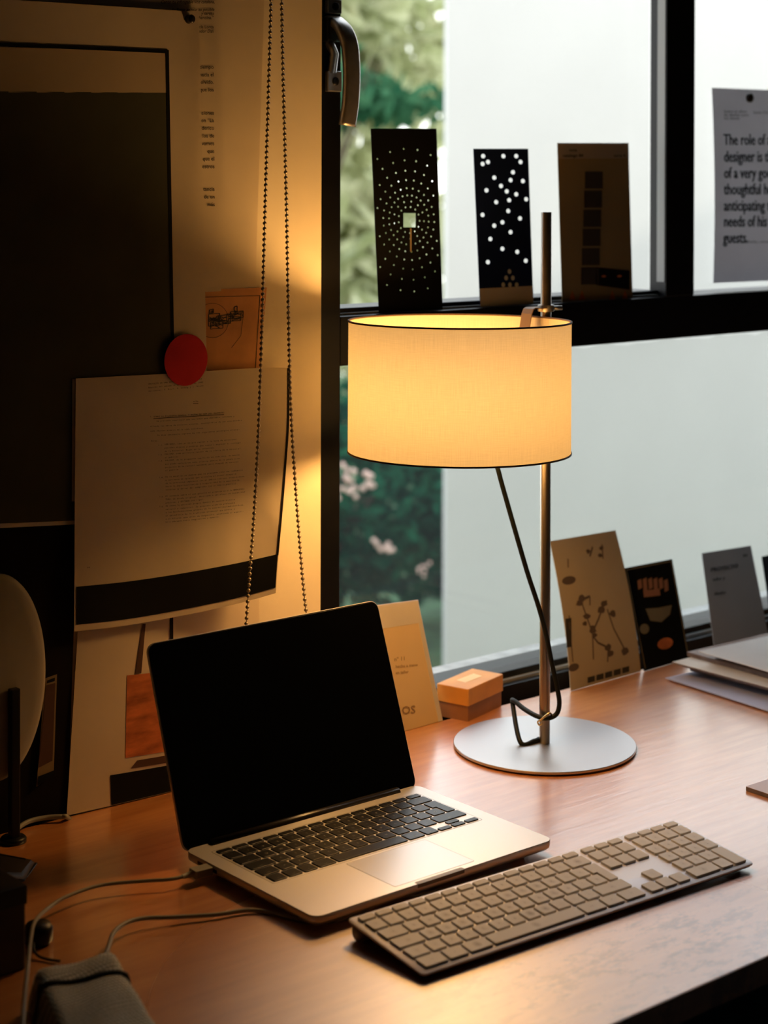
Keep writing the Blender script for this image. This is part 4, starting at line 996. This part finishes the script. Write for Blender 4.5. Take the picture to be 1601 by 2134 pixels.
slab('magazine', b_.x - .005, b_.y + .005, .0206, .28, .33, .0018, R(.5), M['magazine'], 'buff magazine whose corner pokes out left near the top of the pile', 'magazine', SG, 0, M['mag_cover3'])
slab('magazine', b_.x + .035, b_.y + .012, .0234, .27, .31, .0050, R(-2), M['magazine'], 'dark magazine directly under the white sheets on the pile', 'magazine', SG, 0, M['mag_cover2'])
c_ = at_z(1456, 1364, .036)
slab('paper_sheet', c_.x + .02, c_.y - .01, .0296, .297, .30, .0015, R(3), M['paper'], 'white sheet lying second from the top of the pile', 'paper sheet', SG, .003)
slab('paper_sheet', c_.x, c_.y, .0345, .297, .30, .0012, R(-3), M['white_flap'], 'gently curled white sheet on top of the pile', 'paper sheet', SG, .006)
n_ = at_z(1555, 1641, .004)
slab('notepad', n_.x, n_.y, .0002, .15, .10, .0045, R(-1), M['magazine'], 'pale lavender notepad corner at the right edge near the keyboard', 'notepad', None, 0, pm('lavender_notepad_cover', (.58, .53, .60), .7))

# ------------------------------------------------------------------ papers on the left wall
def pinned(name, cs, Ys, mat, label, cat='paper sheet', thick=.0003, bow=0.0, bowdir=1, n=10):
    a, b, c, d = [at_y(*cs[i], Ys[i]) for i in range(4)]; f0 = bil(a, b, c, d)
    f = (lambda u, v: f0(u, v) + Vector((0, -bow * math.sin(PI * (u if bowdir else v)) * .9, 0)))
    s = Sheet(f, name, mat, label, cat, None, thick, n, n); s.cs = cs; return s
tsheet = pinned('text_sheet', [(150, -60), (552, -40), (150, 620), (532, 604)], (1.7392, 1.7375, 1.7392, 1.7360), M['paper2'], 'tall pale sheet with serif text, half hidden behind the framed poster', bow=.0008)
its = []
for t_, x1, y in (('Canto tu infatigable voz catalana,', 440, 4), ('tu firme anhelo es posible', 439, 20), ('y tareas', 438, 28), ('tu heroína.”', 437, 37), ('García Lorca', 438, 56), ('a Salvador Dalí', 438, 65)):
    w_ = width(t_) * 9.6 * .9; its += text_item(t_, lambda X, Y, x1=x1, y=y, w_=w_: uvof(tsheet.cs, x1 - w_ + X * 9.6 * .9, y + 3 - Y * 9.6), italic=('Lorca' not in t_))
for t_, y in (('tiempo', 139.5), ('hacia el', 155.5), ('olvido.', 171), ('que los', 187), ('ilusiones', 235.5), ('con “La', 251), ('Federico', 267), ('los de', 283), ('vamos', 299), ('que', 315), ('que el', 331), ('nuestros', 347), ('distancia', 394), ('de un', 410), ('más', 426)):
    x1 = 438 + (y - 139) * .011; w_ = width(t_) * 11.5 * .92
    its += text_item(t_, lambda X, Y, x1=x1, y=y, w_=w_: uvof(tsheet.cs, x1 - w_ + X * 11.5 * .92, y + 4 - Y * 11.5))
tsheet.glyphs('printed_writing', its, M['soft_ink'], .0005)

kraft = pinned('drawing_sheet', [(330, 606), (556, 599), (330, 790), (541, 775)], (1.7385, 1.7345, 1.7385, 1.7345), M['kraft'], 'small orange kraft sheet with a fine machine drawing beside the poster')
dr = stroke([uvof(kraft.cs, x, y) for x, y in ((335, 622), (541, 616), (531, 780))], .006)
dr += stroke([uvof(kraft.cs, 440 + 34 * math.cos(a_), 668 + 36 * math.sin(a_)) for a_ in [2 * PI * q / 40 for q in range(41)]], .004)
random.seed(5)
for (x0, y0, x1, y1) in ((432, 655, 455, 678), (452, 658, 478, 674), (478, 650, 505, 662), (433, 664, 470, 668), (436, 672, 462, 684), (470, 655, 500, 668), (486, 640, 492, 655), (434, 646, 442, 652)):
    dr += stroke([uvof(kraft.cs, *p_) for p_ in ((x0, y0), (x1, y0 - 2), (x1, y1), (x0, y1 + 2), (x0, y0))], .008)
    for _ in range(4): dr += stroke([uvof(kraft.cs, random.uniform(x0, x1), random.uniform(y0, y1)) for _ in range(3)], .007)
dr += stroke([uvof(kraft.cs, x, y) for x, y in ((480, 725), (500, 700), (505, 660), (500, 650))], .004)
kraft.polys('printed_drawing', dr, M['soft_ink'])

poster = pinned('wall_poster', [(-110, -9), (415, 25), (-110, 1106), (438, 1078)], (1.7365, 1.7320, 1.7365, 1.7325), M['paper2'], 'large poster with a thin black frame line around a dark field on the wall', 'poster', bow=.0015)
def pnl(s, name, pxs, mat, nu=8, nv=12, lift=.0004):
    """printed field with px corners tl,tr,bl,br following the sheet"""
    A, B, C_, D = [uvof(s.cs, *q) for q in pxs]; bm = bmesh.new(); g = []
    for j in range(nv + 1):
        row = []
        for i in range(nu + 1):
            u, v = i / nu, j / nv
            uu = (A[0] * (1 - u) + B[0] * u) * (1 - v) + (C_[0] * (1 - u) + D[0] * u) * v; vv = (A[1] * (1 - u) + B[1] * u) * (1 - v) + (C_[1] * (1 - u) + D[1] * u) * v
            row.append(bm.verts.new(s.P(uu, vv, lift)))
        g.append(row)
    for j in range(nv):
        for i in range(nu): bm.faces.new((g[j][i], g[j + 1][i], g[j + 1][i + 1], g[j][i + 1]))
    return link(name, bm, mat, s.root, True)
pnl(poster, 'printed_upper_field', [(-105, 95), (343, 107), (-105, 192), (344, 192)], M['pale_print'])
pnl(poster, 'printed_dark_field', [(-105, 189), (343, 192), (-105, 1095), (360, 1076)], M['olive_print'])
bmq = []
def nline(s, name, p0, p1, wd, mat, horiz, lift=.0008):
    if horiz: return pnl(s, name, [(p0[0], p0[1] - wd / 2), (p1[0], p1[1] - wd / 2), (p0[0], p0[1] + wd / 2), (p1[0], p1[1] + wd / 2)], mat, 12, 1, lift)
    return pnl(s, name, [(p0[0] - wd / 2, p0[1]), (p0[0] + wd / 2, p0[1]), (p1[0] - wd / 2, p1[1]), (p1[0] + wd / 2, p1[1])], mat, 1, 14, lift)
nline(poster, 'printed_frame_line', (-105, 88), (344, 107), 7, M['ink'], True)
nline(poster, 'printed_frame_line', (341, 104), (358, 1074), 7, M['ink'], False)
pin = empty('push_pin', at_y(393, 40, 1.7312)); tag(pin, 'black push pin through the top right corner of the poster', 'push pin')
bm = bmesh.new(); lathe(bm, [(0, .0085), (.0040, .0080), (.0050, .0065), (.0042, .0050), (.0032, .0030), (.0045, .0008), (.0052, 0), (0, -.0005)], 24); bmesh.ops.rotate(bm, matrix=Matrix.Rotation(PI / 2, 3, 'X'), verts=bm.verts); bmesh.ops.recalc_face_normals(bm, faces=bm.faces[:]); link('pin_head', bm, pm('shiny_black_plastic', (.02, .016, .012), .15), pin, True)

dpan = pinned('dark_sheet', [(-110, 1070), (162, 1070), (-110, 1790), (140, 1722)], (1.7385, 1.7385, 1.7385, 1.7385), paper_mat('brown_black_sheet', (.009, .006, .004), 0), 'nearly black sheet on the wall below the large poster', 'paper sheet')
low = pinned('wall_poster', [(164, 1285), (540, 1222), (139, 1700), (540, 1602)], (1.7372, 1.7372, 1.7350, 1.7350), M['paper2'], 'pale poster with a rust picture and black block, low on the wall behind the laptop', 'poster', bow=.004)
pnl(low, 'printed_rust_field', [(256, 1408), (372, 1395), (252, 1580), (372, 1560)], M['rust'])
pnl(low, 'printed_ledge', [(275, 1585), (372, 1568), (262, 1602), (372, 1584)], M['rust_dark'], lift=.0006)
pnl(low, 'printed_black_block', [(222, 1616), (372, 1589), (224, 1678), (372, 1642)], M['ink'], lift=.0006)
pnl(low, 'printed_stem', [(287, 1300), (293, 1300), (272, 1405), (284, 1403)], M['rust_dark'], lift=.0008)
nline(low, 'printed_line', (346, 1270), (346, 1345), 7, M['ink'], False)
strip = pinned('photo_strip', [(94, 1414), (119, 1405), (76, 1640), (112, 1612)], (1.7360, 1.7360, 1.7350, 1.7350), M['brown_card'], 'narrow brown photo strip on the dark sheet beside the oval panel', 'photo', n=4)
pnl(strip, 'printed_black_band', [(98, 1418), (114, 1412), (97, 1424), (114, 1419)], M['ink'])
pnl(strip, 'printed_dark_field', [(96, 1428), (115, 1423), (80, 1600), (109, 1585)], M['rust_dark'], 4, 4)
pnl(strip, 'printed_base', [(79, 1618), (112, 1605), (77, 1638), (112, 1612)], M['ink'], 4, 4, .0006)

# typed sheet with black band, its right side curling off the wall
topx = [(158, 789), (270, 783), (383, 777), (495, 769), (560, 766), (604, 767)]
botx = [(155, 1316), (260, 1304), (370, 1285), (470, 1264), (530, 1249), (575, 1236)]
lef = [(158, 789), (156, 1050), (155, 1316)]
rig = [(604, 767), (603, 880), (597, 970), (588, 1080), (580, 1165), (575, 1236)]
def polyat(pts, t):
    t = min(max(t, 0), 1); L_ = [0]
    for a, b in zip(pts, pts[1:]): L_.append(L_[-1] + math.hypot(b[0] - a[0], b[1] - a[1]))
    q = t * L_[-1]; n = len(pts)
    for i in range(n - 1):
        if q <= L_[i + 1] or i == n - 2:
            s = (q - L_[i]) / (L_[i + 1] - L_[i]); g = lambda k: Vector(pts[min(max(k, 0), n - 1)])
            p0, p1, p2, p3 = (g(i - 1) if i > 0 else g(0) * 2 - g(1)), g(i), g(i + 1), (g(i + 2) if i + 2 < n else g(n - 1) * 2 - g(n - 2))
            return .5 * ((2 * p1) + (p2 - p0) * s + (2 * p0 - 5 * p1 + 4 * p2 - p3) * s * s + (3 * p1 - p0 - 3 * p2 + p3) * s ** 3)
def typed_px(u, v):
    T, B, L_, R_ = polyat(topx, u), polyat(botx, u), polyat(lef, v), polyat(rig, v)
    A, Bc, C_, D = Vector(topx[0]), Vector(topx[-1]), Vector(botx[0]), Vector(botx[-1])
    return T * (1 - v) + B * v + L_ * (1 - u) + R_ * u - (A * (1 - u) * (1 - v) + Bc * u * (1 - v) + C_ * (1 - u) * v + D * u * v)
def typed_Y(u, v): return 1.7298 - .036 * max(0, (u - .25) / .75) ** 2 * (.22 + .78 * v) - .003 * v
def typed_S(u, v):
    q = typed_px(u, v); return at_y(q.x, q.y, typed_Y(u, v))
under = pinned('paper_sheet', [(151, 790), (300, 782), (150, 1045), (300, 1040)], (1.7318, 1.7310, 1.7318, 1.7310), M['paper2'], 'pale sheet edge peeking out left behind the typed page')
typed = Sheet(typed_S, 'typed_page', M['paper2'], 'typed page with a wide black band along its foot, curling off the wall', 'paper sheet', None, .0003, 36, 30)
def inv_typed(x, y):
    u, v = (x - 155) / 440, (y - 785) / 500
    for _ in range(14):
        p0 = typed_px(u, v); e = 1e-3; pu = (typed_px(u + e, v) - p0) / e; pv = (typed_px(u, v + e) - p0) / e
        rx, ry = x - p0.x, y - p0.y; D = pu.x * pv.y - pv.x * pu.y
        u += (rx * pv.y - pv.x * ry) / D; v += (pu.x * ry - rx * pu.y) / D
    return u, v
o = typed.rect('black_band', .008, .824, .996, .974, M['ink'], 36, 6, .0005)
typed.rect('black_edge', .988, .0, .999, .83, M['ink'], 3, 30, .0005)  # narrow black strip down the right edge of the page
zx, zy, zs = 280, 780, 240 / 1506
TL = [
 (180, 137, 5.8, 'PROYECTO DE UNA EDITORIAL DE MANUFACTURAS', 17.1, 0), (180, 183, 5.8, 'Reunión del sábado 10 de diciembre de 1983', 17.1, 0), (182, 228, 5.8, 'Asistentes: C. Riart, G. Ordeig y J. Nieto', 17.1, 0),
 (766, 366, 0, 'ACTA', 17.1, 1),
 (196, 562, 0, '1.', 17, 0), (247, 562, 3.2, 'SOBRE LA FILOSOFIA GENERAL Y RAZON DE SER DEL PROYECTO', 17.1, 1),
 (285, 620, 3.6, 'Se pretende constituir una sociedad que descubra, produzca y', 17, 0), (203, 690, 3.9, 'difunda las obras de diversos autores, susceptibles de ser consideradas', 16.95, 0),
 (203, 750, 3.2, 'como objetos propios de la vida cotidiana.', 16.95, 0), (295, 806, 4.1, 'Se deja constancia expresa de los siguientes principios orienta-', 16.9, 0), (212, 878, 0, 'dores:', 16.9, 0),
 (305, 935, 0, '1.1.', 16.9, 0), (390, 925, 4.2, 'SERIEDAD, como principio rector a la hora de seleccionar', 16.9, 0), (390, 970, 4.0, 'posibles objetos y autores que vayan a engrosar el catálogo', 16.9, 0), (392, 1015, 4.2, 'de la Editorial. Rigor en la selección.', 16.9, 0),
 (305, 1060, 0, '1.2.', 16.9, 0), (392, 1052, 4.3, 'CALIDAD, como principio rector de la oferta de la Editorial', 16.9, 0), (394, 1097, 4, 'al público.', 16.9, 0),
 (308, 1140, 0, '1.3.', 16.9, 0), (395, 1135, 4.4, 'SOLIDEZ, de la propuesta implícita en cada obra, de manera', 16.9, 0), (396, 1182, 4.4, 'que pueda apreciarse como clásica dentro de su género (sin', 16.9, 0), (398, 1225, 4.5, 'perjuicio de su radical novedad) poco después de aparecer', 16.9, 0), (400, 1265, 4, 'al público.', 16.9, 0),
 (315, 1358, 0, '1.4.', 16.9, 0), (402, 1350, 5.2, 'De lo anterior se deduce que se pretende crear una tendencia', 16.9, 0), (402, 1392, 5.2, 'o corriente de opinión que disuelva el actual monopolio', 16.9, 0), (403, 1434, 5.2, 'de la modernidad imperante (en el ámbito teórico), orientándose', 16.4, 0), (404, 1476, 5.2, 'hacia la espiritualización y singularidad de la experiencia', 16.4, 0), (404, 1518, 5.2, 'estética (y única) del comprador (en el ámbito práctico).', 16.6, 0),
 (318, 1608, 0, '1.5.', 16.9, 0), (403, 1602, 5.4, 'El concepto sobre el que gravita el proyecto es el de MANUFAC-', 16.8, 0), (403, 1645, 5.6, 'TURA, de diseño original, destinada a satisfacer una necesidad', 16.8, 0), (404, 1690, 5.6, 'práctica, y EDITADA con rigor.', 16.9, 0),
 (318, 1738, 0, '1.6.', 16.9, 0), (404, 1730, 5.6, 'Se asume la posición propia dentro de nuestra historia', 16.9, 0), (404, 1775, 5.6, 'cultural e industrial. Se prestará atención preferente', 16.9, 0), (404, 1815, 5.8, 'a las manifestaciones propias de la sensibilidad mediterránea,', 16.7, 0), (404, 1858, 5.8, 'al aprendizaje de la tradición artesanal que permita y', 16.9, 0), (404, 1900, 5.8, 'a su difusión como obras de vanguardia, encontrando el equili-', 16.5, 0), (404, 1940, 5.8, 'brio adecuado entre imaginación y memoria.', 16.9, 0),
 ((181 - zx) / zs, (1184 - zy) / zs, 0, '58', 17, 0)]
items = []; ul = []
for (X0, Y0, slope, txt, pitch, under_) in TL:
    m_ = math.tan(R(slope * .95 + .2))
    a0 = inv_typed(zx + X0 * zs, zy + Y0 * zs)
    x1 = X0 + pitch * len(txt); b0 = inv_typed(zx + x1 * zs, zy + (Y0 - m_ * (x1 - X0)) * zs)
    hv = 26.5 * zs / 527
    du, dv = (b0[0] - a0[0]) / len(txt), (b0[1] - a0[1]) / len(txt)
    for i, ch in enumerate(txt):
        if ch == ' ': continue
        wv = width(ch); k_ = min(.92 / max(wv, .3), 1.55) if ch.isalnum() else 1.3
        for vs, fs in text_item(ch, lambda x, y: (a0[0] + du * (i + .5) + du * x * k_, a0[1] + dv * (i + .5) - y * hv), center=True): items.append((vs, fs))
    if under_: ul.append([(a0[0], a0[1] + .004), (a0[0], a0[1] + .0062), (b0[0], b0[1] + .0062), (b0[0], b0[1] + .004)])
typed.glyphs('typed_writing', items, M['ink'], .0006)
typed.polys('underline', ul, M['ink'], .0006)

# red round sticker bridging poster and typed page
sp = at_y(388, 750, 1.7270)
st = empty('round_sticker', sp); tag(st, 'red round sticker joining the poster and the typed page', 'sticker')
bm = bmesh.new(); lathe(bm, [(0, .0002), (.0295, .0002), (.0297, 0), (0, -.0001)], 64); bmesh.ops.rotate(bm, matrix=Matrix.Rotation(PI / 2, 3, 'X') @ Matrix.Rotation(0, 3, 'X'), verts=bm.verts); bmesh.ops.recalc_face_normals(bm, faces=bm.faces[:]); link('sticker_disc', bm, M['red'], st)

# ------------------------------------------------------------------ bead chain of the roller blind
CY_ = 1.684
lch = [at_y(567, -330, CY_), at_y(566, -150, CY_), at_y(565, 0, CY_), at_y(560, 180, CY_), at_y(553, 420, CY_), at_y(545, 720, CY_), at_y(537, 940, CY_), at_y(528, 1100, CY_), at_y(521, 1190, CY_), at_y(513, 1306, CY_), at_y(508, 1400, CY_), at_y(520, 1450, CY_), at_y(560, 1478, CY_), at_y(610, 1470, CY_), at_y(642, 1430, CY_), at_y(646, 1360, CY_), at_y(639, 1285, CY_), at_y(630, 1195, CY_), at_y(618, 1040, CY_), at_y(609, 900, CY_), at_y(603, 730, CY_), at_y(597, 420, CY_), at_y(590, 150, CY_), at_y(587, 0, CY_), at_y(583, -150, CY_), at_y(578, -330, CY_)]
ch = empty('bead_chain', at_y(567, -330, CY_)); tag(ch, 'looped bead chain of a blind hanging in front of the left wall', 'bead chain')
path = catmull(lch, 30); cl_ = Vector(ch.location)
bm = bmesh.new(); tube(bm, [p_ - cl_ for p_ in path[::5]], .0006, 6); link('chain_cord', bm, M['pale_cable'], ch, True)
pitch = .0063; acc = 0; beads = []
for a, b in zip(path, path[1:]):
    d = (b - a).length
    while acc <= d: beads.append(a.lerp(b, acc / d)); acc += pitch
    acc -= d
M['bead'] = pm('brassy_bead', (.36, .29, .19), .35, .5)
bm = bmesh.new(); bmesh.ops.create_uvsphere(bm, u_segments=12, v_segments=8, radius=.0023)
bme = bpy.data.meshes.new('bead'); bm.to_mesh(bme); bm.free(); bme.materials.append(M['bead'])
for p_ in bme.polygons: p_.use_smooth = True
def pxy(p_): d = p_ - EYE; z = d.dot(FWD); return CAM_CY - CAM_F * d.dot(UPV) / z
vis = [i for i, p_ in enumerate(beads) if 0 < pxy(p_) < 1300]; indiv = set(vis[k] for k in range(0, 100)) if len(vis) >= 100 else set(vis)
rest = bmesh.new()
for i, p_ in enumerate(beads):
    if i in indiv:
        o = bpy.data.objects.new('bead', bme); COL.objects.link(o); o.parent = ch; o.location = p_ - cl_
    else: bmesh.ops.create_uvsphere(rest, u_segments=12, v_segments=8, radius=.0023, matrix=Matrix.Translation(p_ - cl_))
o = link('beads', rest, M['bead'], ch, True); o['kind'] = 'stuff'

# ------------------------------------------------------------------ dark things at the left
# ivory oval panel on a black stem
oc = at_y(-6, 1405, 1.718)
ov = empty('oval_panel', (oc.x, oc.y, 0)); tag(ov, 'ivory oval panel on a black stem, cut off by the left edge', 'panel')
s_ = (at_y(92, 1405, 1.718) - oc).length; hh = (at_y(-6, 1190, 1.718) - at_y(-6, 1622, 1.718)).length / 2
pts = [(s_ * 1.0 * math.cos(a_) * (1 - .07 * math.sin(a_)), hh * math.sin(a_) + .004 * math.cos(2 * a_)) for a_ in [2 * PI * q / 72 for q in range(72)]]
MO = Matrix.Translation((0, 0, oc.z)) @ Matrix.Rotation(R(0), 4, 'Z') @ Matrix.Rotation(PI / 2, 4, 'X')
bm = bmesh.new(); loft(bm, pts, [(-.012, .012), (-.009, .003), (-.002, 0), (.003, .001), (.0055, .006), (.0068, .016)], MO); autosmooth(kobj('shell', bm, M['ivory'], False, ov), 60)
sx_ = (at_y(18, 1500, 1.718) - oc).x; zt_ = at_y(18, 1437, 1.706).z
bm = bmesh.new(); box(bm, (sx_, -.012, zt_ / 2 + .002), (.0105, .009, zt_ - .004), bevel=.0012); kobj('stem', bm, M['black'], False, ov)
bm = bmesh.new(); lathe(bm, [(0, 0), (.014, 0), (.014, .004), (.012, .006), (0, .006)], 40, (sx_, -.010, 0)); kobj('foot', bm, M['black'], True, ov)

# black desk device
dv = empty('desk_device', (.80, 1.66, 0)); tag(dv, 'black wedge-shaped device with a small metal key at the left of the desk', 'device')
A_ = at_z(84, 1800, 0); B_ = at_z(58, 1838, 0)
ctr = Vector(dv.location)
bot = [A_, B_, Vector((.66, 1.56, 0)), Vector((.70, 1.675, 0))]
top_ = [A_ + Vector((-.004, 0, .006)), B_ + Vector((-.002, .004, .006)), Vector((.67, 1.565, .075)), Vector((.71, 1.675, .085))]
bm = bmesh.new(); b_v = [bm.verts.new(q - ctr) for q in bot]; t_v = [bm.verts.new(q - ctr) for q in top_]
for i in range(4): bm.faces.new((b_v[i], b_v[(i + 1) % 4], t_v[(i + 1) % 4], t_v[i]))
bm.faces.new(t_v); bm.faces.new(b_v[::-1]); bmesh.ops.recalc_face_normals(bm, faces=bm.faces[:])
bmesh.ops.bevel(bm, geom=bm.edges[:], offset=.004, segments=3, affect='EDGES')
autosmooth(link('body', bm, M['black'], dv), 30)
def onwedge(u, v): return (top_[3] * (1 - u) + top_[0] * u) * (1 - v) + (top_[2] * (1 - u) + top_[1] * u) * v - ctr
nn = (top_[0] - top_[3]).cross(top_[2] - top_[3]).normalized(); nn = nn if nn.z > 0 else -nn
bm = bmesh.new(); tube(bm, [onwedge(.70, .42) + nn * .0012, onwedge(.82, .42) + nn * .0012], .0018, 10); link('metal_key', bm, M['handle'], dv, True)
bm = bmesh.new(); tube(bm, [onwedge(.50, .15) + nn * .0006, onwedge(.95, .15) + nn * .0006], .0007, 8); link('seam', bm, M['alu_dark'], dv, True)

# dark box below it
bk = empty('dark_box', (.70, 1.47, 0)); tag(bk, 'tall dark brown box at the left edge in front of the black device', 'box')
e_ = at_z(54, 2020, 0); hz = at_y(54, 1845, e_.y).z
bm = bmesh.new(); box(bm, ((e_.x + .58) / 2 - .70, (e_.y + e_.y + .11) / 2 - 1.47, hz / 2), (e_.x - .58, .11, hz), bevel=.002); link('box_body', bm, pm('dark_brown_card', (.030, .014, .008), .6), bk)
bm = bmesh.new(); box(bm, ((e_.x + .58) / 2 - .70, (e_.y + e_.y + .11) / 2 - 1.47, hz - .008), (e_.x - .58 + .002, .112, .017), bevel=.001); link('box_lid', bm, M['black'], bk)

# round cable reel, loose brown cable, thick pale cable at the back corner
rl = empty('cable_adapter', at_z(80, 1965, 0)); tag(rl, 'small round black adapter lying beside the dark box', 'adapter')
bm = bmesh.new(); lathe(bm, [(0, 0), (.011, 0), (.0135, .003), (.0135, .014), (.011, .018), (0, .019)], 28); link('adapter_body', bm, M['black'], rl, True)
tc_ = empty('thin_cable', at_z(80, 1990, 0)); tag(tc_, 'thin dark cable looping from the adapter to the fabric pouch', 'cable')
q0 = Vector(tc_.location)
bm = bmesh.new(); tube(bm, catmull([p_ - q0 for p_ in (at_z(70, 1962, .008), at_z(71, 1980, .005), at_z(80, 1992, .003), at_z(98, 1999, .002), at_z(125, 2003, .002))], 8), .0012, 8); link('cable', bm, M['cord'], tc_, True)
tk = empty('thick_cable', at_z(60, 1722, .004)); tag(tk, 'thick pale cable curving over the back left corner of the desk', 'cable')
q0 = Vector(tk.location)
bm = bmesh.new(); tube(bm, catmull([p_ - q0 for p_ in (at_z(20, 1745, .006), at_z(36, 1727, .006), at_z(60, 1712, .006), at_z(95, 1704, .006), at_z(128, 1702, .006))] + [Vector(at_z(140, 1703, .004)) - q0, Vector((1.03, 1.7555, -.02)) - q0], 8), .0026, 10); link('cable', bm, M['pale_cable'], tk, True)

# woven fabric pouch with a black elastic band
pa, pb, pc = at_z(58, 2022, .034), at_z(246, 1976, .034), at_z(352, 2150, .034)
pu = (pb - pa); pv = (pc - pb).normalized() * .26
po = empty('fabric_pouch', ((pa + pb) / 2 + pv / 2) * Vector((1, 1, 0)) if False else Vector(((pa.x + pb.x) / 2, (pa.y + pb.y) / 2, 0))); tag(po, 'grey woven fabric pouch with a dark elastic band at the bottom left', 'pouch')
q0 = Vector(po.location)
bm = bmesh.new(); nu_, nv_ = 18, 36; G = []
def pouch(u, v):
    base = pa + pu * u + pv * v
    ed = (1 - abs(2 * u - 1) ** 11) * (1 - max(0, 1 - v * 26) ** 2.5)
    wob = .0014 * math.sin(u * 9 + v * 7) + .001 * math.sin(v * 23)
    band = -.0022 * math.exp(-((v - .13 - .05 * u) / .022) ** 2)
    return Vector((base.x, base.y, .006 + (.029 + wob) * ed ** .5 + band * ed))
T = [[bm.verts.new(pouch(i / nu_, j / nv_) - q0) for i in range(nu_ + 1)] for j in range(nv_ + 1)]
B = [[bm.verts.new(Vector((pouch(i / nu_, j / nv_).x, pouch(i / nu_, j / nv_).y, .0004)) - q0) for i in range(nu_ + 1)] for j in range(nv_ + 1)]
for j in range(nv_):
    for i in range(nu_):
        bm.faces.new((T[j][i], T[j + 1][i], T[j + 1][i + 1], T[j][i + 1])); bm.faces.new((B[j][i], B[j][i + 1], B[j + 1][i + 1], B[j + 1][i]))
for i in range(nu_):
    bm.faces.new((T[0][i], T[0][i + 1], B[0][i + 1], B[0][i])); bm.faces.new((T[nv_][i], B[nv_][i], B[nv_][i + 1], T[nv_][i + 1]))
for j in range(nv_):
    bm.faces.new((T[j][0], B[j][0], B[j + 1][0], T[j + 1][0])); bm.faces.new((T[j][nu_], T[j + 1][nu_], B[j + 1][nu_], B[j][nu_]))
bmesh.ops.recalc_face_normals(bm, faces=bm.faces[:]); link('fabric_body', bm, M['weave'], po, True)
bp_ = []
for k in range(-1, 26):
    u = k / 24; uu = min(max(u, 0.0), 1.0); v = .13 + .05 * uu; q = pouch(uu, v) + Vector((0, 0, .0018)); 
    if k == -1: q = pouch(0, v) + Vector((-.001, 0, -.003))
    if k == 25: q = pouch(1, v) + Vector((.001, 0, -.003))
    bp_.append(q - q0)
bm = bmesh.new(); tube(bm, catmull(bp_, 3), .0020, 8); bmesh.ops.recalc_face_normals(bm, faces=bm.faces[:]); link('elastic_band', bm, pm('dark_elastic', (.015, .02, .02), .7), po, True)

# chair under the front of the desk
sc_ = at_z(1590, 2112, -.27)
chr_ = empty('chair', (sc_.x + .12, sc_.y + .02, -.72)); tag(chr_, 'teal cushioned chair in shadow under the front edge of the desk', 'chair')
bm = bmesh.new(); loft(bm, rrect(.42, .42, .07, 8), [(.40, .03), (.405, .005), (.43, 0), (.447, .01), (.452, .04)]); kobj('seat_cushion', bm, M['teal'], True, chr_)
bm = bmesh.new(); loft(bm, rrect(.44, .44, .075, 8), [(.375, .01), (.38, 0), (.395, 0), (.40, .004)]); kobj('seat_pan', bm, pm('dark_brown_wood', (.14, .065, .03), .5), False, chr_)
for sx in (-1, 1):
    for sy in (-1, 1):
        bm = bmesh.new(); tube(bm, [(sx * .16, sy * .16, .38), (sx * .19, sy * .19, 0)], lambda t: .014 - .004 * t, 12); kobj('leg', bm, M['black'], True, chr_)
